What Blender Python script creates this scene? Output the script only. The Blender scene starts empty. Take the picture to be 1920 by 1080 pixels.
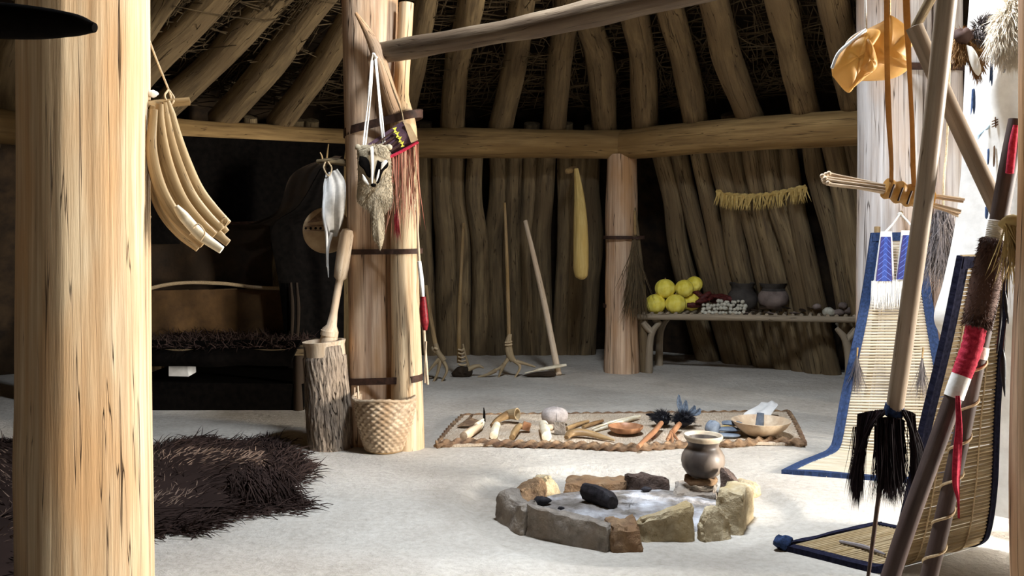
import bpy, math, random
import numpy as np
from mathutils import Vector, Matrix

# ------------------------------------------------------------------ camera, world, lights, exposure
SC = bpy.context.scene
COL = SC.collection
FPX, CX, HZ, EYE = 1800.0, 960.0, 420.0, 1.5          # focal length in pixels, optical axis, horizon row, eye height

cam_d = bpy.data.cameras.new('camera'); cam = bpy.data.objects.new('camera', cam_d); COL.objects.link(cam)
cam.location = (0, 0, EYE); cam.rotation_euler = (math.pi/2, 0, 0)
cam_d.sensor_width = 36.0; cam_d.lens = FPX/1920*36.0
cam_d.shift_y = -(540-HZ)/1920.0
cam_d.clip_start = 0.05
SC.camera = cam

w = bpy.data.worlds.new('world'); SC.world = w; w.use_nodes = True
w.node_tree.nodes['Background'].inputs[0].default_value = (0.85, 0.78, 0.66, 1)
w.node_tree.nodes['Background'].inputs[1].default_value = 0.012

def area_light(name, loc, target, sx, sy, power, color, shape='RECTANGLE', spread=180):
    l = bpy.data.lights.new(name, 'AREA'); l.shape = shape; l.size = sx; l.size_y = sy
    l.energy = power; l.color = color; l.spread = math.radians(spread)
    o = bpy.data.objects.new(name, l); COL.objects.link(o); o.location = loc
    o.rotation_euler = (Vector(target)-Vector(loc)).to_track_quat('-Z', 'Y').to_euler()
    return o
HOLE = Vector((0.70, 4.55, 4.75))
area_light('doorway_daylight', (7.3, 3.3, 1.6), (-1.5, 4.9, 0.6), 1.2, 2.1, 800, (1.0, 0.95, 0.87), spread=118)
area_light('smoke_hole_daylight', (HOLE.x, HOLE.y, HOLE.z-0.1), (HOLE.x, HOLE.y, 0), 0.8, 0.8, 300, (0.80, 0.89, 1.0), 'DISK', spread=142)
sl = bpy.data.lights.new('sun', 'SUN'); sl.energy = 9; sl.angle = 0.03; sl.color = (1, 0.95, 0.85)
so = bpy.data.objects.new('sun', sl); COL.objects.link(so)
so.rotation_euler = (Vector((2.22, 4.22, 2.40))-HOLE).to_track_quat('-Z', 'Y').to_euler()

vs = SC.view_settings
vs.view_transform = 'Standard'; vs.look = 'None'; vs.gamma = 1; vs.use_curve_mapping = False
vs.exposure = 0.0

# ------------------------------------------------------------------ helpers
RNG = np.random.default_rng(7)
random.seed(7)
def V(*a): return np.array(a, float)
def P(px, py, d):                                    # the point a pixel shows at distance d
    return V((px-CX)/FPX*d, d, EYE-(py-HZ)/FPX*d)
def F(px, py, z=0.0):                                # the point a pixel shows on the floor
    d = FPX*(EYE-z)/(py-HZ)
    return V((px-CX)/FPX*d, d, z)
def PX(lst, d=None): return [P(*p) if len(p) == 3 else P(p[0], p[1], d) for p in lst]
def smooth(pts, n):
    pts = [np.asarray(p, float) for p in pts]
    if len(pts) < 3:
        return [pts[0]+(pts[-1]-pts[0])*t for t in np.linspace(0, 1, n)]
    out = []; m = len(pts)-1
    for t in np.linspace(0, m, n):
        i = min(int(t), m-1); u = t-i
        p1, p2 = pts[i], pts[i+1]
        p0 = pts[i-1] if i > 0 else 2*p1-p2
        p3 = pts[i+2] if i+2 <= m else 2*p2-p1
        out.append(.5*((2*p1)+(-p0+p2)*u+(2*p0-5*p1+4*p2-p3)*u*u+(-p0+3*p1-3*p2+p3)*u**3))
    return out
def unit(v):
    v = np.asarray(v, float); n = np.linalg.norm(v)
    return v/n if n > 1e-12 else v

class MB:
    def __init__(s): s.v = []; s.g = []; s.f = []; s.mi = []; s.n = 0
    def add(s, v, f, g=None, mi=0):
        v = np.asarray(v, float).reshape(-1, 3)
        g = v if g is None else np.asarray(g, float).reshape(-1, 3)
        s.v.append(v); s.g.append(g)
        k = s.n
        s.f += [tuple(i+k for i in q) for q in f]; s.mi += [mi]*len(f); s.n += len(v)
        return s
    def tube(s, pts, rad, seg=10, n=None, noise=0.0, seed=None, cap=True, ell=(1, 1), up=None, ridge=0.0, mi=0, go=None, bump=None):
        """a tube through pts; rad one radius or one per point"""
        rs = np.random.default_rng(seed if seed is not None else int(RNG.integers(1e9)))
        rad = np.atleast_1d(np.asarray(rad, float))
        if n: 
            P_ = np.array(smooth(pts, n))
            R_ = np.interp(np.linspace(0, 1, n), np.linspace(0, 1, len(rad)), rad) if len(rad) > 1 else np.full(n, rad[0])
        else:
            P_ = np.array([np.asarray(p, float) for p in pts]); n = len(P_)
            R_ = rad if len(rad) == n else (np.interp(np.linspace(0, 1, n), np.linspace(0, 1, len(rad)), rad) if len(rad) > 1 else np.full(n, rad[0]))
        T = np.gradient(P_, axis=0); T /= np.maximum(np.linalg.norm(T, axis=1)[:, None], 1e-12)
        a = np.asarray(up, float) if up is not None else (V(0, 1, 0) if abs(T[0][1]) < .8 else V(1, 0, 0))
        th = np.linspace(0, 2*math.pi, seg, endpoint=False)
        ph = rs.uniform(0, 6.28, 12); fr = rs.uniform(.6, 3.5, 6)
        L = np.concatenate([[0], np.cumsum(np.linalg.norm(np.diff(P_, axis=0), axis=1))])
        go = rs.uniform(-20, 20, 3) if go is None else go
        vs_, gs = [], []
        nrm = None
        for i in range(n):
            t = T[i]
            nrm = (a if nrm is None else nrm)
            nrm = unit(nrm-t*np.dot(nrm, t)); b = np.cross(t, nrm)
            k = np.ones(seg)
            if noise:
                k += noise*(np.sin(th+ph[0]+L[i]*fr[0])*.5+np.sin(2*th+ph[1]-L[i]*fr[1])*.5+np.sin(3*th+ph[2]+L[i]*fr[2]*1.4)*.35
                            + .6*math.sin(L[i]*fr[3]*2.3+ph[3])+.4*math.sin(L[i]*fr[4]*5+ph[4]))
            if ridge:
                k += ridge*(np.abs(np.sin(2.5*th+ph[5]+.15*math.sin(L[i]*2)))-.5+.4*np.sin(9*th+ph[6])+.3*np.sin(17*th+ph[7]+.3*math.sin(L[i]*3)))
            if bump is not None: k += bump(th, L[i])
            r = R_[i]*k
            ring = P_[i]+np.outer(np.cos(th)*r*ell[0], nrm)+np.outer(np.sin(th)*r*ell[1], b)
            vs_.append(ring)
            gs.append(np.stack([np.cos(th)*R_[i], np.sin(th)*R_[i], np.full(seg, L[i])], 1)+go)
        f = []
        for i in range(n-1):
            for j in range(seg):
                j2 = (j+1) % seg
                f.append((i*seg+j, i*seg+j2, (i+1)*seg+j2, (i+1)*seg+j))
        vv = np.concatenate(vs_); gg = np.concatenate(gs)
        if cap:
            c0, c1 = len(vv), len(vv)+1
            vv = np.vstack([vv, P_[0]-T[0]*R_[0]*.12, P_[-1]+T[-1]*R_[-1]*.12])
            gg = np.vstack([gg, go, go+V(0, 0, L[-1])])
            for j in range(seg):
                j2 = (j+1) % seg
                f.append((c0, j2, j)); f.append((c1, (n-1)*seg+j, (n-1)*seg+j2))
        return s.add(vv, f, gg, mi)
    def lathe(s, prof, c, seg=40, axis=(0, 0, 1), disp=None, mi=0, close=True):
        """prof: (radius, height) list turned about axis through c"""
        ax = unit(axis); a = unit(np.cross(V(0, 1, 0), ax)) if abs(ax[1]) < .9 else V(1, 0, 0); b = np.cross(ax, a)
        th = np.linspace(0, 2*math.pi, seg, endpoint=False)
        vv, gg = [], []
        for i, (r, h) in enumerate(prof):
            rr = np.full(seg, r, float)
            if disp is not None: rr = rr*disp(th, h, i)
            vv.append(np.asarray(c)+np.outer(np.cos(th)*rr, a)+np.outer(np.sin(th)*rr, b)+ax*h)
            gg.append(np.stack([np.cos(th)*r, np.sin(th)*r, np.full(seg, h)], 1)+np.asarray(c)*3.1)
        f = []
        for i in range(len(prof)-1):
            for j in range(seg):
                j2 = (j+1) % seg
                f.append((i*seg+j, i*seg+j2, (i+1)*seg+j2, (i+1)*seg+j))
        if close:
            if prof[0][0] > 1e-4: f.append(tuple(range(seg))[::-1])
            if prof[-1][0] > 1e-4: f.append(tuple((len(prof)-1)*seg+j for j in range(seg)))
        return s.add(np.concatenate(vv), f, np.concatenate(gg), mi)
    def box(s, c, size, rot=None, jit=0.0, mi=0):
        x, y, z = [k/2 for k in size]
        v = np.array([(-x, -y, -z), (x, -y, -z), (x, y, -z), (-x, y, -z), (-x, -y, z), (x, -y, z), (x, y, z), (-x, y, z)])
        if jit: v = v+RNG.uniform(-jit, jit, v.shape)
        if rot is not None: w_ = v @ np.array(Matrix(rot).to_3x3()).T
        else: w_ = v
        o = np.argsort(size); g = v[:, [o[0], o[1], o[2]]]
        return s.add(w_+np.asarray(c), [(3, 2, 1, 0), (4, 5, 6, 7), (0, 1, 5, 4), (1, 2, 6, 5), (2, 3, 7, 6), (3, 0, 4, 7)], g+RNG.uniform(-9, 9, 3), mi)
    def sheet(s, rows, nu=8, nv=None, ripple=0.0, rf=3.0, thick=0.004, seed=1, norm_uv=False, mi=0, sag=0.0):
        """a sheet of real thickness between a left and a right edge: rows of (left, right)"""
        L = smooth([r[0] for r in rows], nv or len(rows)*3); R = smooth([r[1] for r in rows], nv or len(rows)*3)
        nv = len(L); rs = np.random.default_rng(seed); ph = rs.uniform(0, 6.28, 4)
        G = np.zeros((nv, nu, 3)); U = np.zeros((nv, nu, 3))
        for i in range(nv):
            for j in range(nu):
                u = j/(nu-1)
                G[i, j] = L[i]+(R[i]-L[i])*u
                U[i, j] = (u, i/(nv-1), 0) if norm_uv else (u*np.linalg.norm(R[i]-L[i]), np.linalg.norm(L[i]-L[0]), 0)
        du = np.gradient(G, axis=1); dv = np.gradient(G, axis=0)
        N = np.cross(du, dv); N /= np.maximum(np.linalg.norm(N, axis=2)[:, :, None], 1e-9)
        if ripple:
            uu = np.linspace(0, 1, nu)[None, :]; tt = np.linspace(0, 1, nv)[:, None]
            h = ripple*(np.sin(uu*rf*6.28+ph[0]+tt*1.3)*(.35+.65*tt)+.4*np.sin(uu*rf*11+ph[1]-tt*3)+.3*np.sin(tt*9+ph[2]+uu*3))
            G = G+N*h[:, :, None]
        A = (G+N*thick/2).reshape(-1, 3); B = (G-N*thick/2).reshape(-1, 3); k = nv*nu
        f = []
        for i in range(nv-1):
            for j in range(nu-1):
                a = i*nu+j
                f.append((a, a+1, a+nu+1, a+nu)); f.append((k+a, k+a+nu, k+a+nu+1, k+a+1))
        per = [j for j in range(nu)]+[i*nu+nu-1 for i in range(1, nv)]+[(nv-1)*nu+j for j in range(nu-2, -1, -1)]+[i*nu for i in range(nv-2, 0, -1)]
        for q in range(len(per)):
            a, b = per[q], per[(q+1) % len(per)]
            f.append((b, a, k+a, k+b))
        u = U.reshape(-1, 3)
        return s.add(np.vstack([A, B]), f, np.vstack([u, u+V(0, 0, .01)]), mi)
    def pillow(s, outline, bulge, back=None, rings=7, n=48, noise=0.0, seed=3, mi=0, axis=None, center=None, fold=0.0):
        """a rounded body with the given outline (3-D points), swelling by bulge towards the front and back"""
        o = [np.asarray(p, float) for p in outline]
        O = np.array(smooth(o+[o[0]], n+1)[:-1]); c = O.mean(0) if center is None else np.asarray(center)
        nr = np.zeros(3)
        for i in range(n): nr += np.cross(O[i]-c, O[(i+1) % n]-c)
        nr = unit(nr)
        if np.dot(nr, c-V(0, 0, EYE)) > 0: nr = -nr
        back = bulge if back is None else back
        rs = np.random.default_rng(seed); ph = rs.uniform(0, 6.28, 6)
        vv = []; ang = np.linspace(0, 2*math.pi, n, endpoint=False)
        ts = [math.sin(math.pi/2*(k/rings)) for k in range(1, rings+1)]
        def ringpts(t, sgn, bl):
            h = bl*math.sqrt(max(0, 1-t*t))*(1+noise*(np.sin(3*ang+ph[0]+t*4)+np.sin(5*ang+ph[1]-t*3)*.6))
            h = h+fold*(1-t)*np.abs(np.sin(2.5*ang+ph[2]))*t*2
            return c+(O-c)*t+np.outer(sgn*h, nr)
        vv.append((c+nr*bulge)[None, :])
        for t in ts[:-1]: vv.append(ringpts(t, 1, bulge))
        vv.append(O)
        for t in ts[:-1][::-1]: vv.append(ringpts(t, -1, back))
        vv.append((c-nr*back)[None, :])
        vv = np.vstack(vv); f = []; R = 2*rings-1
        for j in range(n): f.append((0, 1+j, 1+(j+1) % n))
        for r in range(R-1):
            for j in range(n):
                a, b = 1+r*n+j, 1+r*n+(j+1) % n
                f.append((a, a+n, b+n, b))
        last = 1+R*n
        for j in range(n): f.append((last, 1+(R-1)*n+(j+1) % n, 1+(R-1)*n+j))
        return s.add(vv, f, None, mi)
    def blob(s, c, rad, seg=20, rings=12, noise=0.0, seed=0, lobes=0, lob=0.0, rot=None, mi=0, square=0.0):
        rs = np.random.default_rng(seed); ph = rs.uniform(0, 6.28, 8)
        rad = np.atleast_1d(np.asarray(rad, float)); rad = np.repeat(rad, 3) if len(rad) == 1 else rad
        th = np.linspace(0, 2*math.pi, seg, endpoint=False); vv = [np.array([[0, 0, -1.0]])]
        for i in range(1, rings):
            p = -math.pi/2+math.pi*i/rings
            k = 1+lob*np.cos(lobes*th)*math.cos(p) if lobes else 1.0
            k = k*(1+noise*(np.sin(2*th+ph[0]+2*p)+np.sin(3*th+ph[1]-3*p)*.7+np.sin(5*th+ph[2]+4*p)*.5))
            vv.append(np.stack([np.cos(th)*math.cos(p)*k, np.sin(th)*math.cos(p)*k, math.sin(p)*k*np.ones(seg)], 1))
        vv.append(np.array([[0, 0, 1.0]])); vv = np.vstack(vv)
        if square: vv = np.sign(vv)*np.abs(vv)**(1-square)
        loc = vv*rad
        w_ = loc @ np.array(Matrix(rot).to_3x3()).T if rot is not None else loc
        f = [(0, 1+(j+1) % seg, 1+j) for j in range(seg)]
        for r in range(rings-2):
            for j in range(seg):
                a, b = 1+r*seg+j, 1+r*seg+(j+1) % seg
                f.append((a, b, b+seg, a+seg))
        last = len(vv)-1; q = 1+(rings-2)*seg
        f += [(last, q+j, q+(j+1) % seg) for j in range(seg)]
        return s.add(w_+np.asarray(c), f, loc+rs.uniform(-5, 5, 3), mi)
    def strands(s, base, dirs, length, width, droop=0.0, wig=0.0, seg=3, mi=0):
        """tapering three-sided hairs"""
        base = np.asarray(base, float); N = len(base); dirs = np.asarray(dirs, float)
        dirs = dirs/np.maximum(np.linalg.norm(dirs, axis=1)[:, None], 1e-9)
        length = np.broadcast_to(np.asarray(length, float), (N,)); width = np.broadcast_to(np.asarray(width, float), (N,))
        a = np.cross(dirs, RNG.normal(size=(N, 3))); a /= np.maximum(np.linalg.norm(a, axis=1)[:, None], 1e-9)
        b = np.cross(dirs, a); wv = RNG.normal(size=(N, 3))*wig
        per = 3*seg+1; vv = np.zeros((N, per, 3)); p = base.copy(); dcur = dirs.copy(); gg = np.zeros((N, per, 3))
        rnd = RNG.uniform(0, 50, (N, 2))
        for k in range(seg+1):
            wk = width*(1-k/seg)**.6
            if k < seg:
                for q in range(3):
                    an = q*2.0944
                    vv[:, 3*k+q] = p+(a*math.cos(an)+b*math.sin(an))*wk[:, None]
                    gg[:, 3*k+q, :2] = rnd; gg[:, 3*k+q, 2] = k/seg
            else:
                vv[:, 3*seg] = p; gg[:, 3*seg, :2] = rnd; gg[:, 3*seg, 2] = 1
            dcur = dcur+V(0, 0, -1)*droop/seg+wv/seg
            dcur = dcur/np.maximum(np.linalg.norm(dcur, axis=1)[:, None], 1e-9)
            p = p+dcur*(length/seg)[:, None]
        loc = []
        for k in range(seg-1):
            for q in range(3): loc.append((3*k+q, 3*k+(q+1) % 3, 3*k+3+(q+1) % 3, 3*k+3+q))
        tip = [(3*seg-3+q, 3*seg-3+(q+1) % 3, 3*seg) for q in range(3)]
        f = []
        for i in range(N):
            o = i*per
            f += [(o+x[0], o+x[1], o+x[2], o+x[3]) for x in loc]+[(o+x[0], o+x[1], o+x[2]) for x in tip]
        return s.add(vv.reshape(-1, 3), f, gg.reshape(-1, 3), mi)
    def build(s, name, mat, parent=None, origin=None, angle=45):
        v = np.vstack(s.v); g = np.vstack(s.g)
        if parent is not None: off = np.array(parent.get('_at', (0, 0, 0)), float)
        else:
            if origin is None: origin = (v[:, 0].mean(), v[:, 1].mean(), v[:, 2].min())
            off = np.asarray(origin, float)
        me = bpy.data.meshes.new(name); me.from_pydata((v-off).tolist(), [], s.f)
        at = me.attributes.new('gr', 'FLOAT_VECTOR', 'POINT'); at.data.foreach_set('vector', g.astype(np.float32).ravel())
        me.polygons.foreach_set('use_smooth', [True]*len(me.polygons))
        mats = mat if isinstance(mat, (list, tuple)) else [mat]
        for m in mats: me.materials.append(m)
        if len(mats) > 1: me.polygons.foreach_set('material_index', s.mi)
        me.validate(); me.update()
        try: me.set_sharp_from_angle(angle=math.radians(angle))
        except Exception: pass
        ob = bpy.data.objects.new(name, me); COL.objects.link(ob)
        if parent is not None:
            ob.parent = parent; AT[ob.name] = off
        else:
            ob.location = off
        ob['_at'] = [float(x) for x in off]
        return ob
AT = {}
def tag(o, label, cat, group=None, kind=None):
    o['label'] = label; o['category'] = cat
    if group: o['group'] = group
    if kind: o['kind'] = kind
    return o
def thing(name, label, cat, loc, group=None):
    o = bpy.data.objects.new(name, None); COL.objects.link(o); o.empty_display_size = .1
    o.location = tuple(float(x) for x in loc); o['_at'] = [float(x) for x in loc]
    return tag(o, label, cat, group)
def struct(o): o['kind'] = 'structure'; return o
def clone(src, loc, label, rz=0.0, scale=1.0, rot=None):
    r = src.copy(); COL.objects.link(r); r.location = tuple(float(x) for x in loc)
    r.rotation_euler = rot if rot is not None else (0, 0, rz); r.scale = (scale,)*3
    r['label'] = label
    for ch in list(src.children):
        c = ch.copy(); COL.objects.link(c); c.parent = r
        for g in ch.children:
            d = g.copy(); COL.objects.link(d); d.parent = c
    return r
ORD = ['first', 'second', 'third', 'fourth', 'fifth', 'sixth', 'seventh', 'eighth', 'ninth', 'tenth', 'eleventh', 'twelfth', 'thirteenth', 'fourteenth', 'fifteenth', 'sixteenth', 'seventeenth', 'eighteenth']

# ------------------------------------------------------------------ materials
def lin(h):
    h = h.lstrip('#'); c = [int(h[i:i+2], 16)/255 for i in (0, 2, 4)]
    return tuple((x/12.92 if x <= .04045 else ((x+.055)/1.055)**2.4) for x in c)+(1.0,)
def nt(name):
    m = bpy.data.materials.new(name); m.use_nodes = True
    t = m.node_tree; b = t.nodes['Principled BSDF']; return m, t, b
def mat_grain(name, c1, c2, c3=None, sc=(30, 30, 2.0), rough=.85, bump=.5, dist=.01, crack=0.0, rnd=.2, blot=1.6, trans=0.0, det=6, crackcol='#3a2817', tcol=None):
    """stretched noise along a part's own length: wood, bark, hide, cloth"""
    m, t, b = nt(name); N = t.nodes.new; K = t.links.new
    at = N('ShaderNodeAttribute'); at.attribute_name = 'gr'
    mp = N('ShaderNodeMapping'); mp.inputs['Scale'].default_value = sc; K(at.outputs['Vector'], mp.inputs['Vector'])
    n1 = N('ShaderNodeTexNoise'); n1.inputs['Scale'].default_value = 1; n1.inputs['Detail'].default_value = det; n1.inputs['Roughness'].default_value = .62
    K(mp.outputs[0], n1.inputs['Vector'])
    r = N('ShaderNodeValToRGB'); r.color_ramp.elements[0].position = .33; r.color_ramp.elements[1].position = .68
    r.color_ramp.elements[0].color = lin(c1); r.color_ramp.elements[1].color = lin(c2); K(n1.outputs[0], r.inputs[0])
    col = r.outputs[0]
    if c3:
        n2 = N('ShaderNodeTexNoise'); n2.inputs['Scale'].default_value = blot; n2.inputs['Detail'].default_value = 3
        m2 = N('ShaderNodeMapping'); m2.inputs['Scale'].default_value = (4, 4, 1.2); K(at.outputs['Vector'], m2.inputs['Vector']); K(m2.outputs[0], n2.inputs['Vector'])
        r2 = N('ShaderNodeValToRGB'); r2.color_ramp.elements[0].position = .45; r2.color_ramp.elements[1].position = .68; K(n2.outputs[0], r2.inputs[0])
        mx = N('ShaderNodeMix'); mx.data_type = 'RGBA'; K(r2.outputs[0], mx.inputs[0]); K(col, mx.inputs[6]); mx.inputs[7].default_value = lin(c3); col = mx.outputs[2]
    hgt = n1.outputs[0]
    if crack:
        m3 = N('ShaderNodeMapping'); m3.inputs['Scale'].default_value = (sc[0]*.9, sc[1]*.9, sc[2]*.35); K(at.outputs['Vector'], m3.inputs['Vector'])
        n3 = N('ShaderNodeTexNoise'); n3.inputs['Scale'].default_value = 1; n3.inputs['Detail'].default_value = 2; K(m3.outputs[0], n3.inputs['Vector'])
        ab = N('ShaderNodeMath'); ab.operation = 'SUBTRACT'; K(n3.outputs[0], ab.inputs[0]); ab.inputs[1].default_value = .5
        ab2 = N('ShaderNodeMath'); ab2.operation = 'ABSOLUTE'; K(ab.outputs[0], ab2.inputs[0])
        r3 = N('ShaderNodeValToRGB'); r3.color_ramp.elements[0].position = .0; r3.color_ramp.elements[1].position = .012*crack
        r3.color_ramp.elements[0].color = (1, 1, 1, 1); r3.color_ramp.elements[1].color = (0, 0, 0, 1); K(ab2.outputs[0], r3.inputs[0])
        mx = N('ShaderNodeMix'); mx.data_type = 'RGBA'; K(r3.outputs[0], mx.inputs[0]); K(col, mx.inputs[6]); mx.inputs[7].default_value = lin(crackcol); col = mx.outputs[2]
        sb = N('ShaderNodeMath'); sb.operation = 'SUBTRACT'; K(hgt, sb.inputs[0]); K(r3.outputs[0], sb.inputs[1]); hgt = sb.outputs[0]
    if rnd:
        oi = N('ShaderNodeObjectInfo'); mr = N('ShaderNodeMapRange'); mr.inputs[3].default_value = 1-rnd; mr.inputs[4].default_value = 1+rnd*.6; K(oi.outputs['Random'], mr.inputs[0])
        hs = N('ShaderNodeHueSaturation'); K(mr.outputs[0], hs.inputs['Value']); K(col, hs.inputs['Color']); col = hs.outputs[0]
    K(col, b.inputs['Base Color']); b.inputs['Roughness'].default_value = rough
    b.inputs['Specular IOR Level'].default_value = .02 if 'black_h' in name or 'black_c' in name or 'hair' in name else .25
    if bump:
        bp = N('ShaderNodeBump'); bp.inputs['Strength'].default_value = bump; bp.inputs['Distance'].default_value = dist; K(hgt, bp.inputs['Height']); K(bp.outputs[0], b.inputs['Normal'])
    if trans:
        tr = N('ShaderNodeBsdfTranslucent'); ms = N('ShaderNodeMixShader'); ms.inputs[0].default_value = trans
        if tcol: tr.inputs[0].default_value = lin(tcol)
        else: K(col, tr.inputs[0])
        K(b.outputs[0], ms.inputs[1]); K(tr.outputs[0], ms.inputs[2]); K(ms.outputs[0], t.nodes['Material Output'].inputs[0])
    return m
def mat_plain(name, c1, c2=None, sc=25, rough=.8, bump=.25, trans=0.0, rnd=.08, tcol=None, det=4):
    return mat_grain(name, c1, c2 or c1, None, (sc, sc, sc), rough, bump, .006, 0, rnd, 1, trans, det, tcol=tcol)
M = {}
M['post']   = mat_grain('peeled_post_wood', '#ac8c68', '#dcc6a4', '#c69e72', (26, 26, 1.1), .75, .5, .012, .5, .04, 1.0)
M['postc']  = mat_grain('center_post_wood', '#9c7c62', '#d4b799', '#b48a60', (26, 26, 1.2), .75, .5, .012, .9, .04, 1.0)
M['grey_post'] = mat_grain('grey_weathered_post', '#a99c92', '#dcd6d2', '#c3a68d', (26, 26, 1.2), .8, .45, .012, .8, .04, .8)
M['pole']   = mat_grain('dusty_pole_bark', '#584a38', '#8f7b5a', '#6b5940', (22, 22, 2.2), .9, .7, .015, .6, .22, 1.2)
M['bench'] = mat_grain('grey_bench_wood', '#7a6c58', '#ab9c86', '#8d7e69', (22, 22, 2.2), .9, .6, .012, .4, .05, 1.2)
M['rafter'] = mat_grain('dusty_rafter_bark', '#5e4e38', '#8d7755', '#6d5a40', (18, 18, 2.5), .9, .8, .02, .4, .18, 1.2)
M['beam']   = mat_grain('dusty_beam_wood', '#735a38', '#a48657', '#7d6139', (22, 22, 1.8), .85, .5, .012, .5, .06, .9)
M['cross']  = mat_grain('grey_cross_pole_wood', '#4c3e32', '#86755f', '#5c4c3d', (22, 22, 1.6), .5, .6, .012, .6, .04, 1.2)
M['pale_wood'] = mat_grain('pale_worn_wood', '#b39a7e', '#d3bfa5', '#c0a588', (40, 40, 3), .7, .25, .006, .2, .05, 2)
M['bark']   = mat_grain('furrowed_bark', '#6a5c50', '#b3a08b', '#988571', (38, 38, 9), .95, 1.0, .03, 1.8, .03, 2, det=5)
M['stick']  = mat_grain('brown_stick', '#6e5638', '#a58a62', '#83683f', (60, 60, 4), .8, .3, .005, .3, .1, 2)
M['staffwood'] = mat_grain('smooth_lance_wood', '#766858', '#988876', '#847462', (40, 40, 1.5), .38, .12, .004, .2, .03, 2)
M['darkstaff'] = mat_grain('dark_wrapped_staff', '#3a2e2a', '#594a44', '#463733', (50, 50, 6), .6, .3, .005, 0, .05, 2)
M['twig']   = mat_grain('roof_brush_twigs', '#3c3122', '#64533a', None, (30, 30, 2), .9, 0, .01, 0, .1)
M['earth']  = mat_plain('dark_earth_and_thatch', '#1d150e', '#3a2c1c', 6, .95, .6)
M['strap']  = mat_plain('dark_leather_strap', '#2a1d17', '#4a3226', 30, .7, .3)
M['cordw']  = mat_plain('white_cord', '#d8d0c4', '#f2ece2', 120, .8, .4)
M['cord']   = mat_plain('tan_cord', '#a08868', '#c9b28e', 120, .85, .4)
M['bone']   = mat_plain('bone', '#cdbb98', '#efe6d0', 18, .5, .2)
M['rib']    = mat_grain('old_rib', '#8c7552', '#bfa680', '#9c805a', (40, 40, 2.5), .42, .25, .005, .4, .16, 2)
M['horn']   = mat_grain('brown_horn', '#705737', '#ad9068', '#634a30', (30, 30, 4), .45, .3, .006, 0, .1, 3)
M['antler'] = mat_grain('antler', '#7d6a50', '#b29c78', '#8d7a5c', (40, 40, 5), .6, .4, .006, 0, .08, 3)
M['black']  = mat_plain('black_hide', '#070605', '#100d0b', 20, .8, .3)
M['blackcloth'] = mat_plain('black_cloth', '#12121c', '#262636', 60, .85, .4)
M['bluecloth'] = mat_plain('navy_cloth', '#18263f', '#2c3f66', 70, .85, .4, .06)
M['hide_dark'] = mat_grain('dark_smoked_hide', '#1f160d', '#362717', '#271c10', (5, 5, 1.5), .8, .5, .02, 0, .05, 1)
M['hide_tan'] = mat_grain('smoked_tan_hide', '#463320', '#664b2c', '#523c23', (5, 5, 1.5), .8, .4, .015, 0, .05, 1)
M['hide_shield'] = mat_plain('tan_shield_hide', '#a88a66', '#cbb08a', 9, .8, .3)
M['hide_white'] = mat_plain('white_buckskin', '#dcd9d4', '#f0eeea', 12, .85, .3, .2)
M['hide_grey'] = mat_plain('grey_white_rawhide', '#a7a29a', '#dad6cf', 9, .7, .5, .1)
M['leather'] = mat_plain('golden_rawhide', '#a67a40', '#cfa668', 8, .45, .3, .40, .03, '#e6c68a')
M['leather_strap'] = mat_plain('honey_leather_strap', '#7c5a34', '#a37b4c', 30, .5, .3, .3, .03, '#dcb070')
M['fur']    = mat_plain('dark_buffalo_hair', '#1d1614', '#40322d', .35, .8, 0, 0, 0)
M['fur_lt'] = mat_plain('worn_brown_buffalo_hair', '#54433a', '#8d7666', .35, .8, 0, 0, 0)
M['fur_brown'] = mat_plain('brown_fur', '#33231d', '#6b4d40', .35, .8, 0, 0, 0)
M['fur_grey'] = mat_plain('grey_badger_fur', '#85745c', '#c2b397', .35, .85, 0, 0, 0)
M['fur_white'] = mat_plain('white_fur', '#d9cbb4', '#f7f2e8', .35, .85, 0, .2, 0)
M['fur_tan'] = mat_plain('tawny_fur', '#6d4c2c', '#a57c4c', .35, .85, 0, 0, 0)
M['horsehair'] = mat_plain('black_horsehair', '#0f0c0d', '#2b2224', .35, .5, 0, 0, 0)
M['greyhair'] = mat_plain('grey_horsehair', '#3f3a3b', '#7e7674', .35, .6, 0, 0, 0)
M['red']    = mat_plain('red_wool', '#a01c34', '#cf3a50', 90, .9, .4, .1)
M['darkred'] = mat_plain('dark_red_wrap', '#5e0f16', '#8a1c24', 60, .45, .3)
M['fringe'] = mat_plain('red_and_buff_fringe', '#8e3226', '#d9ad8d', .4, .8, 0, .1, 0)
M['straw']  = mat_plain('dry_straw', '#a78c55', '#d6bf86', .4, .8, 0, .1, 0)
M['purple'] = mat_plain('dark_purple_quillwork', '#4a3440', '#6a4e58', 60, .7, .4)
M['yellow'] = mat_plain('yellow_quillwork', '#c9c23a', '#e0da60', 30, .7, .2)
M['white']  = mat_plain('white_quillwork', '#dcd8d0', '#f4f1ec', 40, .6, .2)
M['squash'] = mat_plain('yellow_squash_skin', '#dcc638', '#f4e878', 12, .45, .15)
M['bead_blue'] = None
M['clay']   = mat_grain('smoke_blackened_clay', '#3a322d', '#5f554d', '#97887a', (5, 5, 4), .42, .25, .01, 0, .02, 1.1)
M['clay_rim'] = mat_plain('buff_clay', '#a08e78', '#c4b39b', 10, .6, .3)
M['clay_dark'] = mat_plain('dull_dark_clay', '#2a2622', '#4a443f', 8, .8, .3)
M['clay_pale'] = mat_plain('dull_pale_clay', '#5a4e48', '#85766e', 8, .8, .3)
M['bowl']   = mat_grain('pale_turned_bowl_wood', '#b0957a', '#d8c4a8', '#c4a888', (20, 20, 4), .5, .15, .004, 0, .02, 2)
M['bowl_dark'] = mat_grain('brown_bowl_wood', '#7d5236', '#b98a66', '#94684a', (20, 20, 6), .4, .15, .004, 0, .02, 2)
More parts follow.
